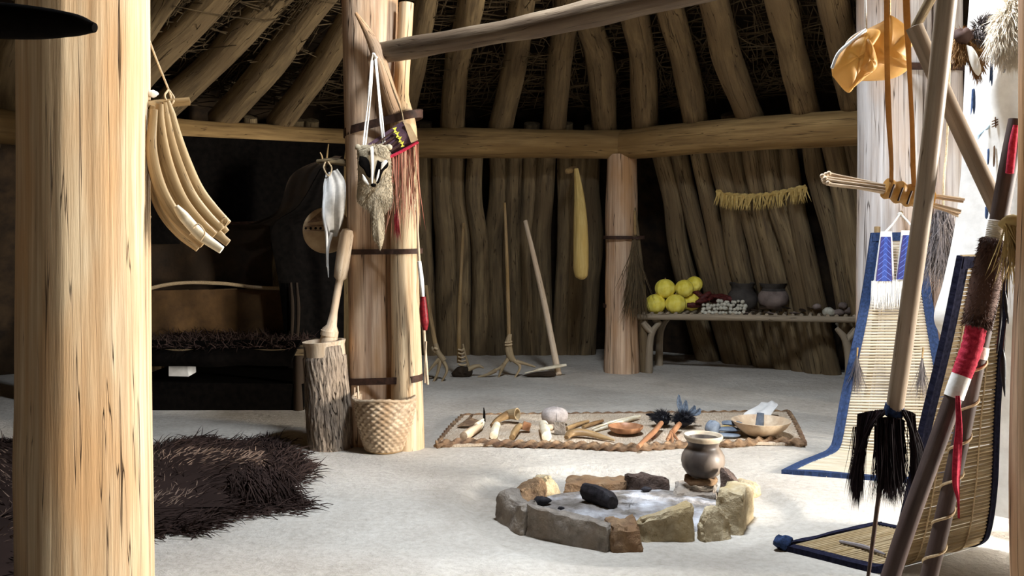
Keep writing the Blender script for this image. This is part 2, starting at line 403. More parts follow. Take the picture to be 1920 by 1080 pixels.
M['stone_grey'] = mat_grain('grey_slab_stone', '#6e655c', '#a0968a', '#857768', (15, 15, 15), .9, 1.0, .03, 0, .08, 1.4)
M['stone_tan'] = mat_grain('tan_sandstone', '#988666', '#cbbb9c', '#b09a70', (15, 15, 15), .9, 1.0, .03, 0, .06, 1.4)
M['stone_brown'] = mat_grain('burnt_brown_stone', '#6a5340', '#a08363', '#876648', (15, 15, 15), .9, 1.0, .03, 0, .06, 1.4)
M['stone_dark'] = mat_grain('sooty_stone', '#3c302a', '#66544a', '#4d3f37', (15, 15, 15), .9, 1.0, .03, 0, .06, 1.4)
M['stone_hammer'] = mat_plain('grey_pecked_stone', '#8f8681', '#b3a9a4', 30, .85, .35)
M['slate'] = mat_plain('blue_grey_stone', '#545c68', '#7f8893', 14, .7, .3)
M['char']   = mat_plain('charcoal', '#161416', '#332f33', 30, .7, .9)
M['ash']    = mat_grain('grey_ash', '#5f574f', '#918a84', '#c4c4c8', (14, 14, 14), .95, .9, .03, 0, 0, 1.2)
M['cornred'] = mat_plain('dark_red_corn', '#33120f', '#5e2420', 60, .6, .4)
M['bulb']   = mat_plain('dull_white_bulb', '#8d8878', '#c8c3b2', 20, .7, .2)
M['husk']   = mat_grain('corn_husk_weave', '#a58a4c', '#cdb273', '#b89a58', (60, 60, 3), .8, .4, .006, 0, .05, 3)
M['mat']    = mat_grain('reed_matting', '#9d8a75', '#d3c3ad', '#b7a28a', (90, 14, 90), .9, .9, .006, 0, .02, 2)
M['rush_edge'] = mat_grain('braided_rush_edge', '#4e3a2a', '#9a7d5f', '#6b5240', (40, 40, 20), .9, .8, .01, 0, .04, 3)
M['basket'] = mat_grain('basket_splint', '#86705a', '#cfb99c', '#a58a6c', (34, 34, 34), .75, .4, .006, 0, .02, 2)
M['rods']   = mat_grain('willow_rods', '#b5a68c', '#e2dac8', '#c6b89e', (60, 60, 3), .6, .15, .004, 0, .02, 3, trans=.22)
M['rods_shaded'] = mat_grain('shaded_willow_rods', '#86714f', '#c0ab88', '#9c855f', (60, 60, 3), .6, .15, .004, 0, .02, 3, trans=.22)  # copy of the willow rods with backrest B's shade put into the colour
M['paint_blue'] = mat_plain('slate_blue_paint', '#34486c', '#4d6288', 40, .8, .1)
M['paint_pale'] = mat_plain('pale_blue_paint', '#b4d0e4', '#cfe2ee', 40, .8, .1)
M['paint_brown'] = mat_plain('faded_brown_paint', '#5e4634', '#86684e', 40, .8, .1)
M['feather_black'] = mat_plain('black_feather', '#0c0b0e', '#22222a', 40, .5, .4)
M['feather_blue'] = mat_plain('blue_grey_feather', '#39424f', '#6f7b8a', 40, .6, .4)

def mat_floor():
    m, t, b = nt('trodden_earth'); N = t.nodes.new; K = t.links.new
    tc = N('ShaderNodeTexCoord')
    def noise(sc, det, ro=.6):
        n = N('ShaderNodeTexNoise'); n.inputs['Scale'].default_value = sc; n.inputs['Detail'].default_value = det; n.inputs['Roughness'].default_value = ro; K(tc.outputs['Object'], n.inputs['Vector']); return n
    a = noise(1.1, 5); c = noise(26, 8, .7); e = noise(7, 4)
    r = N('ShaderNodeValToRGB'); r.color_ramp.elements[0].position = .35; r.color_ramp.elements[1].position = .65
    r.color_ramp.elements[0].color = lin('#b5aca0'); r.color_ramp.elements[1].color = lin('#cdc6bb'); K(a.outputs[0], r.inputs[0])
    r2 = N('ShaderNodeValToRGB'); r2.color_ramp.elements[0].position = .3; r2.color_ramp.elements[1].position = .6
    r2.color_ramp.elements[0].color = (.72, .70, .67, 1); r2.color_ramp.elements[1].color = (1, 1, 1, 1); K(c.outputs[0], r2.inputs[0])
    mx = N('ShaderNodeMix'); mx.data_type = 'RGBA'; mx.blend_type = 'MULTIPLY'; mx.inputs[0].default_value = .8; K(r.outputs[0], mx.inputs[6]); K(r2.outputs[0], mx.inputs[7])
    K(mx.outputs[2], b.inputs['Base Color']); b.inputs['Roughness'].default_value = .95; b.inputs['Specular IOR Level'].default_value = .15
    ad = N('ShaderNodeMath'); ad.operation = 'MULTIPLY_ADD'; K(e.outputs[0], ad.inputs[0]); ad.inputs[1].default_value = 1.6; K(c.outputs[0], ad.inputs[2])
    bp = N('ShaderNodeBump'); bp.inputs['Strength'].default_value = .8; bp.inputs['Distance'].default_value = .025; K(ad.outputs[0], bp.inputs['Height']); K(bp.outputs[0], b.inputs['Normal'])
    return m
M['floor'] = mat_floor()
def mat_bead():
    m, t, b = nt('blue_beadwork'); N = t.nodes.new; K = t.links.new
    at = N('ShaderNodeAttribute'); at.attribute_name = 'gr'; sx = N('ShaderNodeSeparateXYZ'); K(at.outputs['Vector'], sx.inputs[0])
    def ma(op, x, y=None):
        n = N('ShaderNodeMath'); n.operation = op
        for i, q in enumerate((x, y)):
            if q is None: continue
            if isinstance(q, (int, float)): n.inputs[i].default_value = q
            else: K(q, n.inputs[i])
        return n.outputs[0]
    u = ma('ABSOLUTE', ma('SUBTRACT', sx.outputs[0], .5))
    fr = ma('FRACT', ma('ADD', ma('MULTIPLY', sx.outputs[1], 8), ma('MULTIPLY', u, -2.2)))
    ln = ma('LESS_THAN', fr, .10)
    ed = ma('GREATER_THAN', u, .44)
    inn = ma('LESS_THAN', u, .16)
    mx = N('ShaderNodeMix'); mx.data_type = 'RGBA'; K(inn, mx.inputs[0]); mx.inputs[6].default_value = lin('#121d60'); mx.inputs[7].default_value = lin('#18347c')
    mx2 = N('ShaderNodeMix'); mx2.data_type = 'RGBA'; K(ln, mx2.inputs[0]); K(mx.outputs[2], mx2.inputs[6]); mx2.inputs[7].default_value = lin('#5068b4')
    mx3 = N('ShaderNodeMix'); mx3.data_type = 'RGBA'; K(ed, mx3.inputs[0]); K(mx2.outputs[2], mx3.inputs[6]); mx3.inputs[7].default_value = lin('#271a58')
    K(mx3.outputs[2], b.inputs['Base Color']); b.inputs['Roughness'].default_value = .4
    return m
M['bead_blue'] = mat_bead()

# ------------------------------------------------------------------ the lodge: floor, beams, rafters, walls
FC = V(0.58, 5.10, 0)                                  # middle of the hearth
def floor_mesh():
    xs = np.concatenate([np.linspace(-9, -1, 14), np.linspace(-.9, 2.2, 72), np.linspace(2.4, 6.3, 12)])
    ys = np.concatenate([np.linspace(-3, 3.4, 12), np.linspace(3.5, 6.6, 72), np.linspace(6.8, 14, 14)])
    nx, ny = len(xs), len(ys); X, Y = np.meshgrid(xs, ys)
    R = np.hypot((X-FC[0])/1.0, (Y-FC[1])/.95)
    a = np.arctan2(Y-FC[1], X-FC[0])
    t = np.clip((.92+.05*np.sin(3*a+1)-R)/.10, 0, 1); Z = -.035*t*t*(3-2*t)
    v = np.stack([X, Y, Z], 2).reshape(-1, 3)
    f = [(j*nx+i, j*nx+i+1, (j+1)*nx+i+1, (j+1)*nx+i) for j in range(ny-1) for i in range(nx-1)]
    return MB().add(v, f)
struct(floor_mesh().build('floor', M['floor'], origin=(0, 0, 0)))

CORN = [V(-5.7, 5.6), V(-4.06, 8.26), V(-1.70, 9.75), V(1.12, 9.82), V(3.16, 7.90), V(4.45, 5.3)]
ZB = 2.31
def on_beam(px):                                       # plan point of the wall line that a pixel column meets
    k = (px-CX)/FPX
    for i in range(len(CORN)-1):
        a, b = CORN[i], CORN[i+1]; d = b-a
        den = d[0]-k*d[1]
        if abs(den) < 1e-9: continue
        t = (k*a[1]-a[0])/den
        if 0 <= t <= 1:
            p = a+d*t; n = unit(V(-d[1], d[0]));
            if np.dot(n, p-FC[:2]) < 0: n = -n
            return p, n, i
    raise ValueError(px)
def v3(p, z): return V(p[0], p[1], z)

# beams on the outer posts
beam_lab = ['heavy squared-off log beam at the far left end of the wall', 'dusty log beam above the curtained bed', 'golden-brown log beam above the upright wall poles, left of the strapped corner post',
            'darker log beam above the leaning wall poles and the low bench', 'log beam at the far right behind the painted hide']
for i in range(5):
    a, b = CORN[i], CORN[i+1]; u = unit(b-a)
    ex = .10
    o = MB().tube([v3(a-u*ex, ZB), v3((a+b)/2, ZB+.015), v3(b+u*ex, ZB)], [.155, .15, .15], 28, 20, .035, 40+i, ridge=.02).build('log_beam', M['beam'], origin=v3(a, ZB))
    tag(o, beam_lab[i], 'beam', 'log beams on the outer posts')
# outer posts
def hull_band(c1, r1, c2, r2, z0, z1, h, th=.006, n=64):
    """a strap pulled round one or two posts; z0 on the left, z1 on the right"""
    pts = []
    for c, r in ((c1, r1), (c2, r2)):
        for a in np.linspace(0, 2*math.pi, n, endpoint=False): pts.append((c[0]+math.cos(a)*r, c[1]+math.sin(a)*r))
    pts = sorted(set((round(x, 6), round(y, 6)) for x, y in pts))
    def half(ps):
        h_ = []
        for p in ps:
            while len(h_) > 1 and (h_[-1][0]-h_[-2][0])*(p[1]-h_[-2][1])-(h_[-1][1]-h_[-2][1])*(p[0]-h_[-2][0]) <= 0: h_.pop()
            h_.append(p)
        return h_
    H = half(pts)[:-1]+half(pts[::-1])[:-1]; H = np.array(H); c = H.mean(0)
    x0, x1 = H[:, 0].min(), H[:, 0].max(); m = MB(); V_, f = [], []
    for i, p in enumerate(H):
        d = unit(p-c); z = z0+(z1-z0)*(p[0]-x0)/(x1-x0)
        for q, (dr, dz) in enumerate(((.001, -h/2), (th, -h/2), (th, h/2), (.001, h/2))): V_.append((p[0]+d[0]*dr, p[1]+d[1]*dr, z+dz))
    k = len(H)
    for i in range(k):
        a, b = 4*i, 4*((i+1) % k)
        for q in range(4): f.append((a+q, b+q, b+(q+1) % 4, a+(q+1) % 4))
    return m.add(V_, f)
cpost = thing('outer_post', 'stout corner post with two dark straps where the beams meet, left of the bench', 'post', v3(CORN[3], 0), 'outer posts')
cb = F(1166, 697)
MB().tube([cb+V(0, 0, -.03), v3(CORN[3], 1.2)+V(0, 0, 0), v3(CORN[3], ZB-.1)], [.175, .165, .15], 30, 24, .03, 5, ridge=.03).build('shaft', M['postc'], cpost)
for py in (445, 573):
    z = EYE-(py-HZ)/FPX*9.8
    hull_band((CORN[3][0], CORN[3][1]), .178, (CORN[3][0]+.17, CORN[3][1]-.05), .05, z, z, .035, .012).build('strap', M['strap'], cpost)
MB().tube([cb+V(.23, -.02, 0), P(1203, 560, 9.75), P(1192, 440, 9.75), P(1186, 390, 9.75)], [.05, .045, .035], 12, 14, .05, 6).build('side_pole', M['pole'], cpost)
for i, lab in ((2, 'outer post half hidden behind the center post and the pestle'), (1, 'outer post behind the large front post'), (4, 'outer post behind the right center post')):
    o = MB().tube([v3(CORN[i], 0), v3(CORN[i], ZB-.1)], [.17, .15], 26, 16, .03, 60+i, ridge=.03).build('outer_post', M['beam'], origin=v3(CORN[i], 0))
    tag(o, lab, 'post', 'outer posts')

# wall poles that lean on the outside of the beams
def wall_pt(px, z, off=0.0):
    p, n, i = on_beam(px)
    out = .24+(2.52-z)/2.52*1.05+off
    return v3(p+n*out, z)
def wall_pole(px, dxb, r, zt, seed, label, group):
    p, n, i = on_beam(px)
    rs = random.Random(seed)
    top = v3(p+n*.24, zt); u = V(-n[1], n[0], 0)
    base = v3(p+n*1.28, -.02)+u*dxb
    mid = (top+base)/2+u*rs.uniform(-.05, .05)+V(n[0], n[1], 0)*rs.uniform(-.05, .04)
    mid2 = top*.75+base*.25+u*rs.uniform(-.04, .04)
    o = MB().tube([base, mid, mid2, top], [r*1.12, r, r*.95, r*.85], 18, 18, .05, seed, ridge=.02).build('wall_pole', M['pole'], origin=base)
    tag(o, label, 'pole', group)
pB = [1118, 1096, 1063, 1029, 1000, 967, 931, 893, 857, 824, 792, 745, 700]
for k, px in enumerate(pB):
    lab = f'upright wall pole, {ORD[k]} to the left of the strapped corner post' if k < 11 else f'upright wall pole hidden behind the center post, {ORD[k]} left of the corner post'
    wall_pole(px, random.uniform(-.03, .03), (17.5 if k % 3 else 20)/FPX*10.1, 2.54+random.uniform(-.03, .05) if k % 2 == 0 else 2.40, 100+k, lab, 'upright wall poles under the golden-brown beam')
p2 = [1208, 1241, 1276, 1309, 1342, 1376, 1410, 1448, 1490, 1530, 1570, 1605, 1640]
for k, px in enumerate(p2):
    lab = f'leaning wall pole behind the bench, {ORD[k]} to the right of the strapped corner post'
    wall_pole(px, random.uniform(-.05, .05), (17 if k % 3 else 21)/FPX*9.9, 2.56 if k in (4, 8) else 2.38, 140+k, lab, 'leaning wall poles behind the bench')
pA = [22, 330, 372, 415, 458, 483, 530, 571, 600, 632]
for k, px in enumerate(pA):
    lab = 'wall pole at the far left edge, beyond the large front post' if px < 100 else f'wall pole in the dark behind the bed, {ORD[k-1]} from the large front post'
    wall_pole(px, random.uniform(-.05, .05), 18/FPX*9.6, 2.56 if px in (483, 571, 600) else 2.38, 180+k, lab, 'wall poles behind the bed')

# rafters: foot on the beam, rising inwards to the smoke hole
def rafter(px0, pxt, r, label, seed, pxm=None, group='rafters'):
    p, n, i = on_beam(px0)
    a = v3(p+n*.02, 2.46+r*.7)
    # point where the rafter crosses the top edge of the view, at a slope of .58
    best = None
    for d in np.linspace(a[1]-.2, 2.0, 400):
        q = P(pxt, 0, d); run = np.hypot(q[0]-a[0], q[1]-a[1]); e = abs((q[2]-a[2])-.56*run)
        if best is None or e < best[0]: best = (e, q)
    q = best[1]; dr = q-a; L = np.linalg.norm(dr)
    end = a+dr*min(3.9/L, (4.55-a[2])/dr[2])
    rs = random.Random(seed); side = unit(np.cross(dr, V(0, 0, 1)))
    foot = a-dr/L*.12
    m1 = a+dr*.45+side*rs.uniform(-.05, .05)
    if pxm: m1 = P(pxm, 110, m1[1])
    pts = [foot, m1, q, end]
    o = MB().tube(pts, [r*1.05, r*1.0, r*.95, r*.7], 18, 26, .05, seed, ridge=.015).build('rafter', M['rafter'], origin=a)
    tag(o, label, 'rafter', group)
RA = [(95, 205, .13, 'log rafter crossing behind the top of the large front post', None), (165, 300, .13, 'log rafter just right of the large front post, highest on the left', None), (222, 400, .13, 'log rafter slanting up from the hanging rib bundle', None), (300, 512, .13, 'dark log rafter slanting over the bed, nearest the rib bundle peg', None),
      (425, 598, .13, 'dark log rafter over the middle of the bed', None), (532, 682, .12, 'log rafter slanting up to the left side of the center post', None), (752, 800, .11, 'log rafter just right of the center post, above the beaded pouch', None),
      (850, 884, .12, 'crooked log rafter, second to the right of the center post', 858), (940, 980, .12, 'crooked log rafter, third to the right of the center post', 968), (1040, 1066, .12, 'log rafter above the husk bag, fourth to the right of the center post', 1050),
      (1132, 1096, .125, 'log rafter rising just left of the corner post', 1124), (1207, 1185, .13, 'thick log rafter rising just right of the corner post', 1204), (1300, 1254, .12, 'log rafter, second to the right of the corner post', 1282),
      (1400, 1338, .125, 'crooked log rafter, third to the right of the corner post', 1364), (1507, 1462, .12, 'log rafter, fourth to the right of the corner post', 1488), (1600, 1560, .12, 'log rafter nearest the right center post', None)]
for k, (a, b, r, lab, pm) in enumerate(RA): rafter(a, b, r, lab, 300+k, pm)
p_, n_, _ = on_beam(20)
for k, (px, pt) in enumerate(((15, 60),)): rafter(px, pt, .13, 'log rafter in the top left corner beyond the front post', 330+k)

# earth shell behind the poles and above the rafters
wallc = [V(-6.6, 2.6)]+CORN+[V(4.9, 2.6)]
def shell():
    m = MB(); cen = V(.2, 5.2)
    lo = [c+unit(c-cen)*1.75 for c in wallc]; hi = [c+unit(c-cen)*.55 for c in wallc]
    return lo, hi
lo, hi = shell()
names = ['wall_far_left', 'wall_left', 'wall_back_left', 'wall_back', 'wall_back_right', 'wall_right', 'wall_far_right']
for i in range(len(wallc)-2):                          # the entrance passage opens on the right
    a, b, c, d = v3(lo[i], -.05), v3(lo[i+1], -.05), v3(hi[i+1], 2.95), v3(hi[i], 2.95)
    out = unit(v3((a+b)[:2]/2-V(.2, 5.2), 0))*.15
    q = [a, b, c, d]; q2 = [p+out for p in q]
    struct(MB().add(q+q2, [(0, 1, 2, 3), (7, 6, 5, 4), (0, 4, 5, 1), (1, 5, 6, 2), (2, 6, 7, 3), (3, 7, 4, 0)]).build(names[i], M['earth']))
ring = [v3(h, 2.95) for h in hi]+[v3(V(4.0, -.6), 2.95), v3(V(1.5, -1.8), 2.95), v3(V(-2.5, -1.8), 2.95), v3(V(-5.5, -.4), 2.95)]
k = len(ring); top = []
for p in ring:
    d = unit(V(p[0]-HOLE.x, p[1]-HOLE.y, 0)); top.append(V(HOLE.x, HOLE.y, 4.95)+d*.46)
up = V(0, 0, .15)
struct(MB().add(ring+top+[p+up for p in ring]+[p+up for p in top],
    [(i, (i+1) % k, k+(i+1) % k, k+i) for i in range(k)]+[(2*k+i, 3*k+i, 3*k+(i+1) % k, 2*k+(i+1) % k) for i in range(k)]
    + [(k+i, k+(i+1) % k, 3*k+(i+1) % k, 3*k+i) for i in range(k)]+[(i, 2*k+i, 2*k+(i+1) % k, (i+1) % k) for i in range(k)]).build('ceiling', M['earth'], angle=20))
# added unseen wall that keeps doorway light off the right post and bench
a_, b_ = V(4.3, 5.25), V(6.9, 3.95); m = MB(); d_ = b_-a_; L_ = np.linalg.norm(d_)
m.box(((a_[0]+b_[0])/2, (a_[1]+b_[1])/2, 1.36), (L_, .12, 2.76), Matrix.Rotation(math.atan2(d_[1], d_[0]), 3, 'Z'))
struct(m.build('wall_light_block', M['pole']))
# brush layer under the earth roof: nobody could count the twigs
tw = MB(); rs = np.random.default_rng(77)
for _ in range(2600):
    px = rs.uniform(-40, 1640); 
    try: p, n, i = on_beam(px)
    except ValueError: continue
    t = rs.uniform(0, 1)**1.6*2.4
    base = v3(p+n*.28, 2.72)+V(HOLE.x-p[0], HOLE.y-p[1], 2.0)/4.6*t+V(0, 0, rs.uniform(-.06, .10))
    inn = unit(V(HOLE.x-p[0], HOLE.y-p[1], 1.9)); al = unit(V(-n[1], n[0], 0))
    if rs.random() < .45: d = al+inn*rs.normal(0, .15)+V(0, 0, rs.normal(0, .08)); L = rs.uniform(.3, .9)
    else: d = inn+al*rs.normal(0, .22)+V(0, 0, rs.normal(0, .1)); L = rs.uniform(.25, .7)
    d = unit(d); md = base+d*L/2+rs.normal(0, .03, 3)
    tw.tube([base, md, base+d*L], [.006, .005, .003], 4, None, cap=False)
o = tw.build('roof_brush', M['twig']); tag(o, 'thin willow brush laid across the rafters under the earth roof', 'brush', None, 'stuff')

# ------------------------------------------------------------------ large posts
def facets(th, fs):
    r = np.ones_like(th)
    for a, d in fs: 
        c = np.cos(th-math.radians(180+a)); r = np.minimum(r, np.where(c > .3, d/np.maximum(c, .3), 9))
    return r-1
def ridge_front(th, s_):
    k = facets(th, ((34, .90), (-46, .80), (100, .93), (-135, .94)))*.9+.35*( .028*np.sin(3*th+1.9+.12*s_)+.016*np.sin(7*th+.4+.35*np.sin(s_*1.3))+.010*np.sin(13*th+.9*s_)+(.008*np.abs(np.sin(19*th+.5*np.sin(s_*2)))))
    return k+.012*np.sin(s_*2.1+1)+.02*np.exp(-((s_-.62)/.16)**2)*np.maximum(0, np.cos(th-1.45))
fp = MB().tube([V(-1.60, 3.6, -.03), V(-1.607, 3.6, 1.2), V(-1.607, 3.6, 3.4)], [.252, .245, .241], 128, 60, .006, 3, bump=ridge_front)
tag(fp.build('center_post', M['post'], origin=(-1.6, 3.6, 0), angle=70), 'huge peeled log post in the left foreground, half in shade', 'post', 'center posts')
def ridge_c(th, s_): return .03*np.sin(3*th+.6+.1*s_)+.02*np.sin(5*th+2+.2*np.sin(s_*2))+.012*np.abs(np.sin(13*th+.3*s_))+.01*np.sin(s_*2.6)
c2a, c2b = V(-.945, 6.62), V(-.99, 6.62)
cp = thing('center_post', 'thick peeled center post hung with the badger bag, mortar at its foot', 'post', v3(c2a, 0), 'center posts')
MB().tube([v3(c2a, -.03), v3(V(-.955, 6.62), .9), v3(V(-.975, 6.62), 2.0), v3(c2b, 3.7)], [.185, .17, .175, .195], 64, 44, .01, 9, bump=ridge_c).build('shaft', M['postc'], cp)
FKX, FKY = -.70, 6.44
for z0, z1, h, mt in ((2.12, 2.24, .055, 'strap'), (1.31, 1.32, .035, 'strap'), (.43, .475, .045, 'strap')):
    hull_band((-.965, 6.62), .187, (FKX-.01, FKY+.01), .104, z0, z1, h, .008).build('strap', M[mt], cp)
c3 = V(2.76, 6.95)
rp = thing('center_post', 'grey-white lit center post behind the willow backrest on the right', 'post', v3(c3, 0), 'center posts')
MB().tube([v3(c3, -.03), v3(c3, 1.8), v3(c3, 3.7)], [.26, .25, .25], 64, 44, .008, 12, bump=ridge_c).build('shaft', M['grey_post'], rp)
MB().tube([v3(c3+V(.33, -.13), -.02), v3(c3+V(.34, -.13), 1.5), v3(c3+V(.33, -.13), 3.5)], [.11, .10, .10], 28, 30, .03, 14, ridge=.03).build('side_pole', M['grey_post'], rp)
hull_band((c3[0], c3[1]), .262, (c3[0]+.34, c3[1]-.13), .108, 2.6, 2.6, .05, .008).build('strap', M['strap'], rp)
# forked pole strapped to the second center post
fk = thing('forked_pole', 'peeled forked pole strapped to the right side of the center post', 'pole', (FKX, FKY, 0))
MB().tube([V(FKX, FKY, -.02), P(762, 640, FKY), P(758, 480, FKY), P(762, 360, FKY), P(757, 240, FKY), P(752, 180, FKY+.02), P(757, 90, FKY+.05), P(762, 6, FKY+.06)],
          [.112, .098, .092, .088, .088, .052, .052, .05], 36, 40, .03, 21, ridge=.025).build('trunk', M['post'], fk)
MB().tube([P(762, 290, FKY), P(747, 225, FKY-.02), P(728, 170, FKY-.05), P(707, 100, FKY-.09), P(690, 62, FKY-.10), P(667, 24, FKY-.11)], [.07, .058, .05, .045, .03, .010], 24, 26, .03, 22).build('prong', M['postc'], fk)
# cross pole resting in the fork
xa, xb = P(716, 99, 6.43), V(2.05, 2.9, 2.56)
xp = [xa, P(830, 80, 6.0), P(985, 52, 5.37), P(1120, 22, 4.86), P(1290, -18, 4.38), xb]
o = MB().tube(xp, [.066, .066, .068, .072, .07, .07], 32, 70, .07, 23, ridge=.04).build('cross_pole', M['cross'], origin=xa)
tag(o, 'long grey cross pole lying in the fork and rising to the upper right', 'pole')
# dark pole tip close to the camera, top left
o = MB().tube([P(-420, 5, 2.1), P(0, 38, 2.05), P(130, 46, 2.03), P(178, 52, 2.02)], [.05, .04, .026, .010], 20, 24, .02, 24).build('dark_pole', M['black'])
tag(o, 'black pointed pole tip reaching in front of the large post, top left', 'pole')

# ------------------------------------------------------------------ hanging rib bundle on the front post
rb = thing('rib_bundle', 'bundle of long curved tan ribs hung by a cord on the foreground post', 'bundle', P(300, 185, 3.72))
MB().tube([P(262, 198, 3.66), P(300, 195, 3.72), P(356, 190, 3.76)], [.017, .017, .016], 14, 8, .03, 25).build('peg', M['stick'], rb)
MB().tube([P(270, 48, 3.78), P(292, 108, 3.78), P(316, 168, 3.76), P(322, 188, 3.74)], .004, 6, 14).tube([P(316, 168, 3.76), P(309, 180, 3.73), P(318, 196, 3.72), P(327, 186, 3.74), P(318, 170, 3.86)], .004, 6, 20).build('cord', M['cord'], rb)
MB().blob(P(285, 176, 3.7), (.022, .02, .014), 14, 10, .08, 3).build('knot', M['cordw'], rb)
OUT = [(312, 190), (318, 215), (331, 262), (350, 312), (372, 357), (400, 392), (428, 420)]
INN = [(285, 200), (275, 240), (277, 300), (288, 352), (308, 400), (338, 438), (372, 466)]
for i, t in enumerate((0, .12, .22, .36, .46, .60, .70, .86, 1.0)):
    dd = (3.70, 3.78, 3.66, 3.74, 3.64, 3.70, 3.76, 3.68, 3.74)[i]
    pts = [P(a[0]*(1-t)+b[0]*t, a[1]*(1-t)+b[1]*t, dd) for a, b in zip(OUT, INN)]
    if i == 1: pts[-1] = P(424, 436, dd)
    if i == 3: pts[-1] = P(418, 446, dd); 
    if i == 5: pts[-1] = P(428, 456, dd); pts[-2] = P(388, 424, dd)
    MB().tube(pts, [.012, .019, .021, .021, .020, .017, .013], 14, 30, .03, 50+i, ell=(.62, 1.15)).build('rib', M['rib'], rb)
o = MB().tube([P(289, 205, 3.62), P(284, 280, 3.62), P(300, 350, 3.62), P(330, 404, 3.62), P(360, 436, 3.62)], [.012, .019, .021, .02, .014], 14, 30, .03, 63, ell=(.62, 1.15)).build('rib', M['rib'], rb)
o = MB().tube([P(330, 388, 3.60), P(344, 405, 3.595), P(376, 440, 3.60), P(416, 469, 3.60)], [.010, .017, .018, .013], 14, 30, .02, 59, ell=(.7, 1.15)).build('rib', M['bone'], rb); o['label'] = 'bleached white rib'
MB().tube([P(362, 428, 3.57), P(372, 420, 3.58), P(384, 436, 3.57), P(376, 452, 3.565)], .003, 6, 14).build('tie', M['cord'], rb)
MB().tube([P(414, 420, 3.68), P(420, 408, 3.66), P(427, 414, 3.67), P(418, 428, 3.67)], .004, 6, 14).build('tie', M['cord'], rb)
# cane rod behind the post
cr = thing('cane_rod', 'thin jointed cane rod hanging against the right edge of the foreground post', 'rod', P(276, 590, 3.84))
MB().tube([P(279, 405, 3.84), P(277, 500, 3.84), P(274, 600, 3.84)], [.007, .008, .007], 10, 24, 0, 61, bump=lambda th, s_: np.full_like(th, .35*max(0, math.cos(s_*46))**12)).build('shaft', M['antler'], cr)
MB().tube([P(279, 405, 3.84), P(270, 380, 3.78), P(262, 372, 3.72)], .003, 6, 8).build('cord', M['cord'], cr)

# ------------------------------------------------------------------ badger bag on the center post
D = 6.24
bb = thing('fur_bag', 'badger-face fur bag hung by a white cord from the forked pole', 'bag', P(704, 370, D))
for xs in ([(697, 112, 6.30), (690, 190, D), (681, 272, D)], [(703, 106, 6.30), (710, 190, D), (718, 270, D)], [(699, 112, 6.30), (694, 190, D), (685, 274, D)], [(705, 108, 6.30), (713, 190, D), (722, 270, D)]):
    MB().tube(PX(xs), .0055, 8, 26, 0, 1, bump=lambda th, s_: .25*np.sin(2*th+s_*260)).build('cord', M['cordw'], bb)
MB().tube(PX([(696, 114, 6.30), (700, 100, 6.27), (706, 108, 6.30), (712, 102, 6.40)]), .007, 8, 14).build('loop', M['cordw'], bb)
bo = [(669, 274), (684, 271), (700, 272), (716, 268), (731, 275), (734, 322), (737, 370), (731, 390), (720, 399), (721, 440), (714, 468), (708, 458), (699, 446), (695, 400), (670, 378), (671, 335)]
MB().pillow(PX(bo, D), .05, .03, 8, 64, .06, 4).build('body', M['fur_grey'], bb)
def fur_on_outline(outline, d, cnt, length, width, back, bulge, droop, wig, spread=.5, seed=5):
    """hairs over the front of a pillow with that outline (px)"""
    O = np.array(outline, float); c = O.mean(0); rs_ = np.random.default_rng(seed); B, Dr = [], []
    n_ = len(O)
    while len(B) < cnt:
        i = rs_.integers(n_); t = math.sqrt(rs_.uniform(0, 1)); u = rs_.uniform()
        e = O[i]*(1-u)+O[(i+1) % n_]*u; q = c+(e-c)*t
        B.append(P(q[0], q[1], d-bulge*math.sqrt(max(0, 1-t*t))+.004))
        o_ = (e-c)/max(1e-6, np.linalg.norm(e-c))
        Dr.append(V(o_[0]*spread*t+rs_.normal(0, .15), -1.0*(1-.6*t)*.6, -o_[1]*spread*t+back+rs_.normal(0, .15)))
    return MB().strands(B, Dr, rs_.uniform(.6, 1.2, cnt)*length, width, droop, wig)
o = fur_on_outline(bo, D, 3600, .022, .0018, -.6, .05, .3, .15).build('fur', M['fur_grey'], bb); o['kind'] = 'stuff'
hd = [(672, 280), (690, 274), (716, 271), (729, 282), (731, 306), (722, 326), (712, 342), (702, 350), (692, 344), (681, 330), (671, 308)]
hb = MB().pillow(PX(hd, D-.03), .055, .03, 8, 48, .04, 6).build('head', M['fur_grey'], bb)
def patch(pts, d, name, mat, par, th=.006, bul=.008): return MB().pillow(PX(pts, d), bul, th, 4, 28).build(name, mat, par)
patch([(674, 292), (688, 296), (694, 310), (695, 332), (688, 330), (682, 318), (673, 308)], D-.085, 'eye_stripe', M['black'], hb)
patch([(708, 300), (716, 304), (726, 300), (728, 312), (718, 322), (711, 342), (705, 342), (703, 322)], D-.085, 'eye_stripe', M['black'], hb)
patch([(694, 276), (700, 276), (701, 310), (699, 342), (696, 342), (695, 310)], D-.096, 'blaze', M['fur_white'], hb)
patch([(679, 326), (685, 332), (692, 346), (688, 346), (680, 338)], D-.08, 'cheek', M['fur_white'], hb)
patch([(715, 306), (722, 300), (727, 303), (722, 310), (714, 318)], D-.098, 'cheek', M['fur_white'], hb)
patch([(706, 330), (710, 318), (712, 320), (710, 332), (705, 342)], D-.098, 'cheek', M['fur_white'], hb)
MB().blob(P(700, 347, D-.09), (.018, .018, .012), 14, 10).build('nose', M['black'], hb)
o = fur_on_outline([(675, 278), (700, 270), (727, 276), (732, 300), (722, 290), (704, 276), (696, 276), (678, 290), (671, 300)], D-.03, 900, .022, .002, -.8, .055, .3, .2, .9, 8).build('head_fur', M['fur_grey'], hb); o['kind'] = 'stuff'
for x in (671, 730): MB().blob(P(x, 276, D-.02), (.020, .014, .020), 14, 10, .05).build('ear', M['fur_grey'], hb)

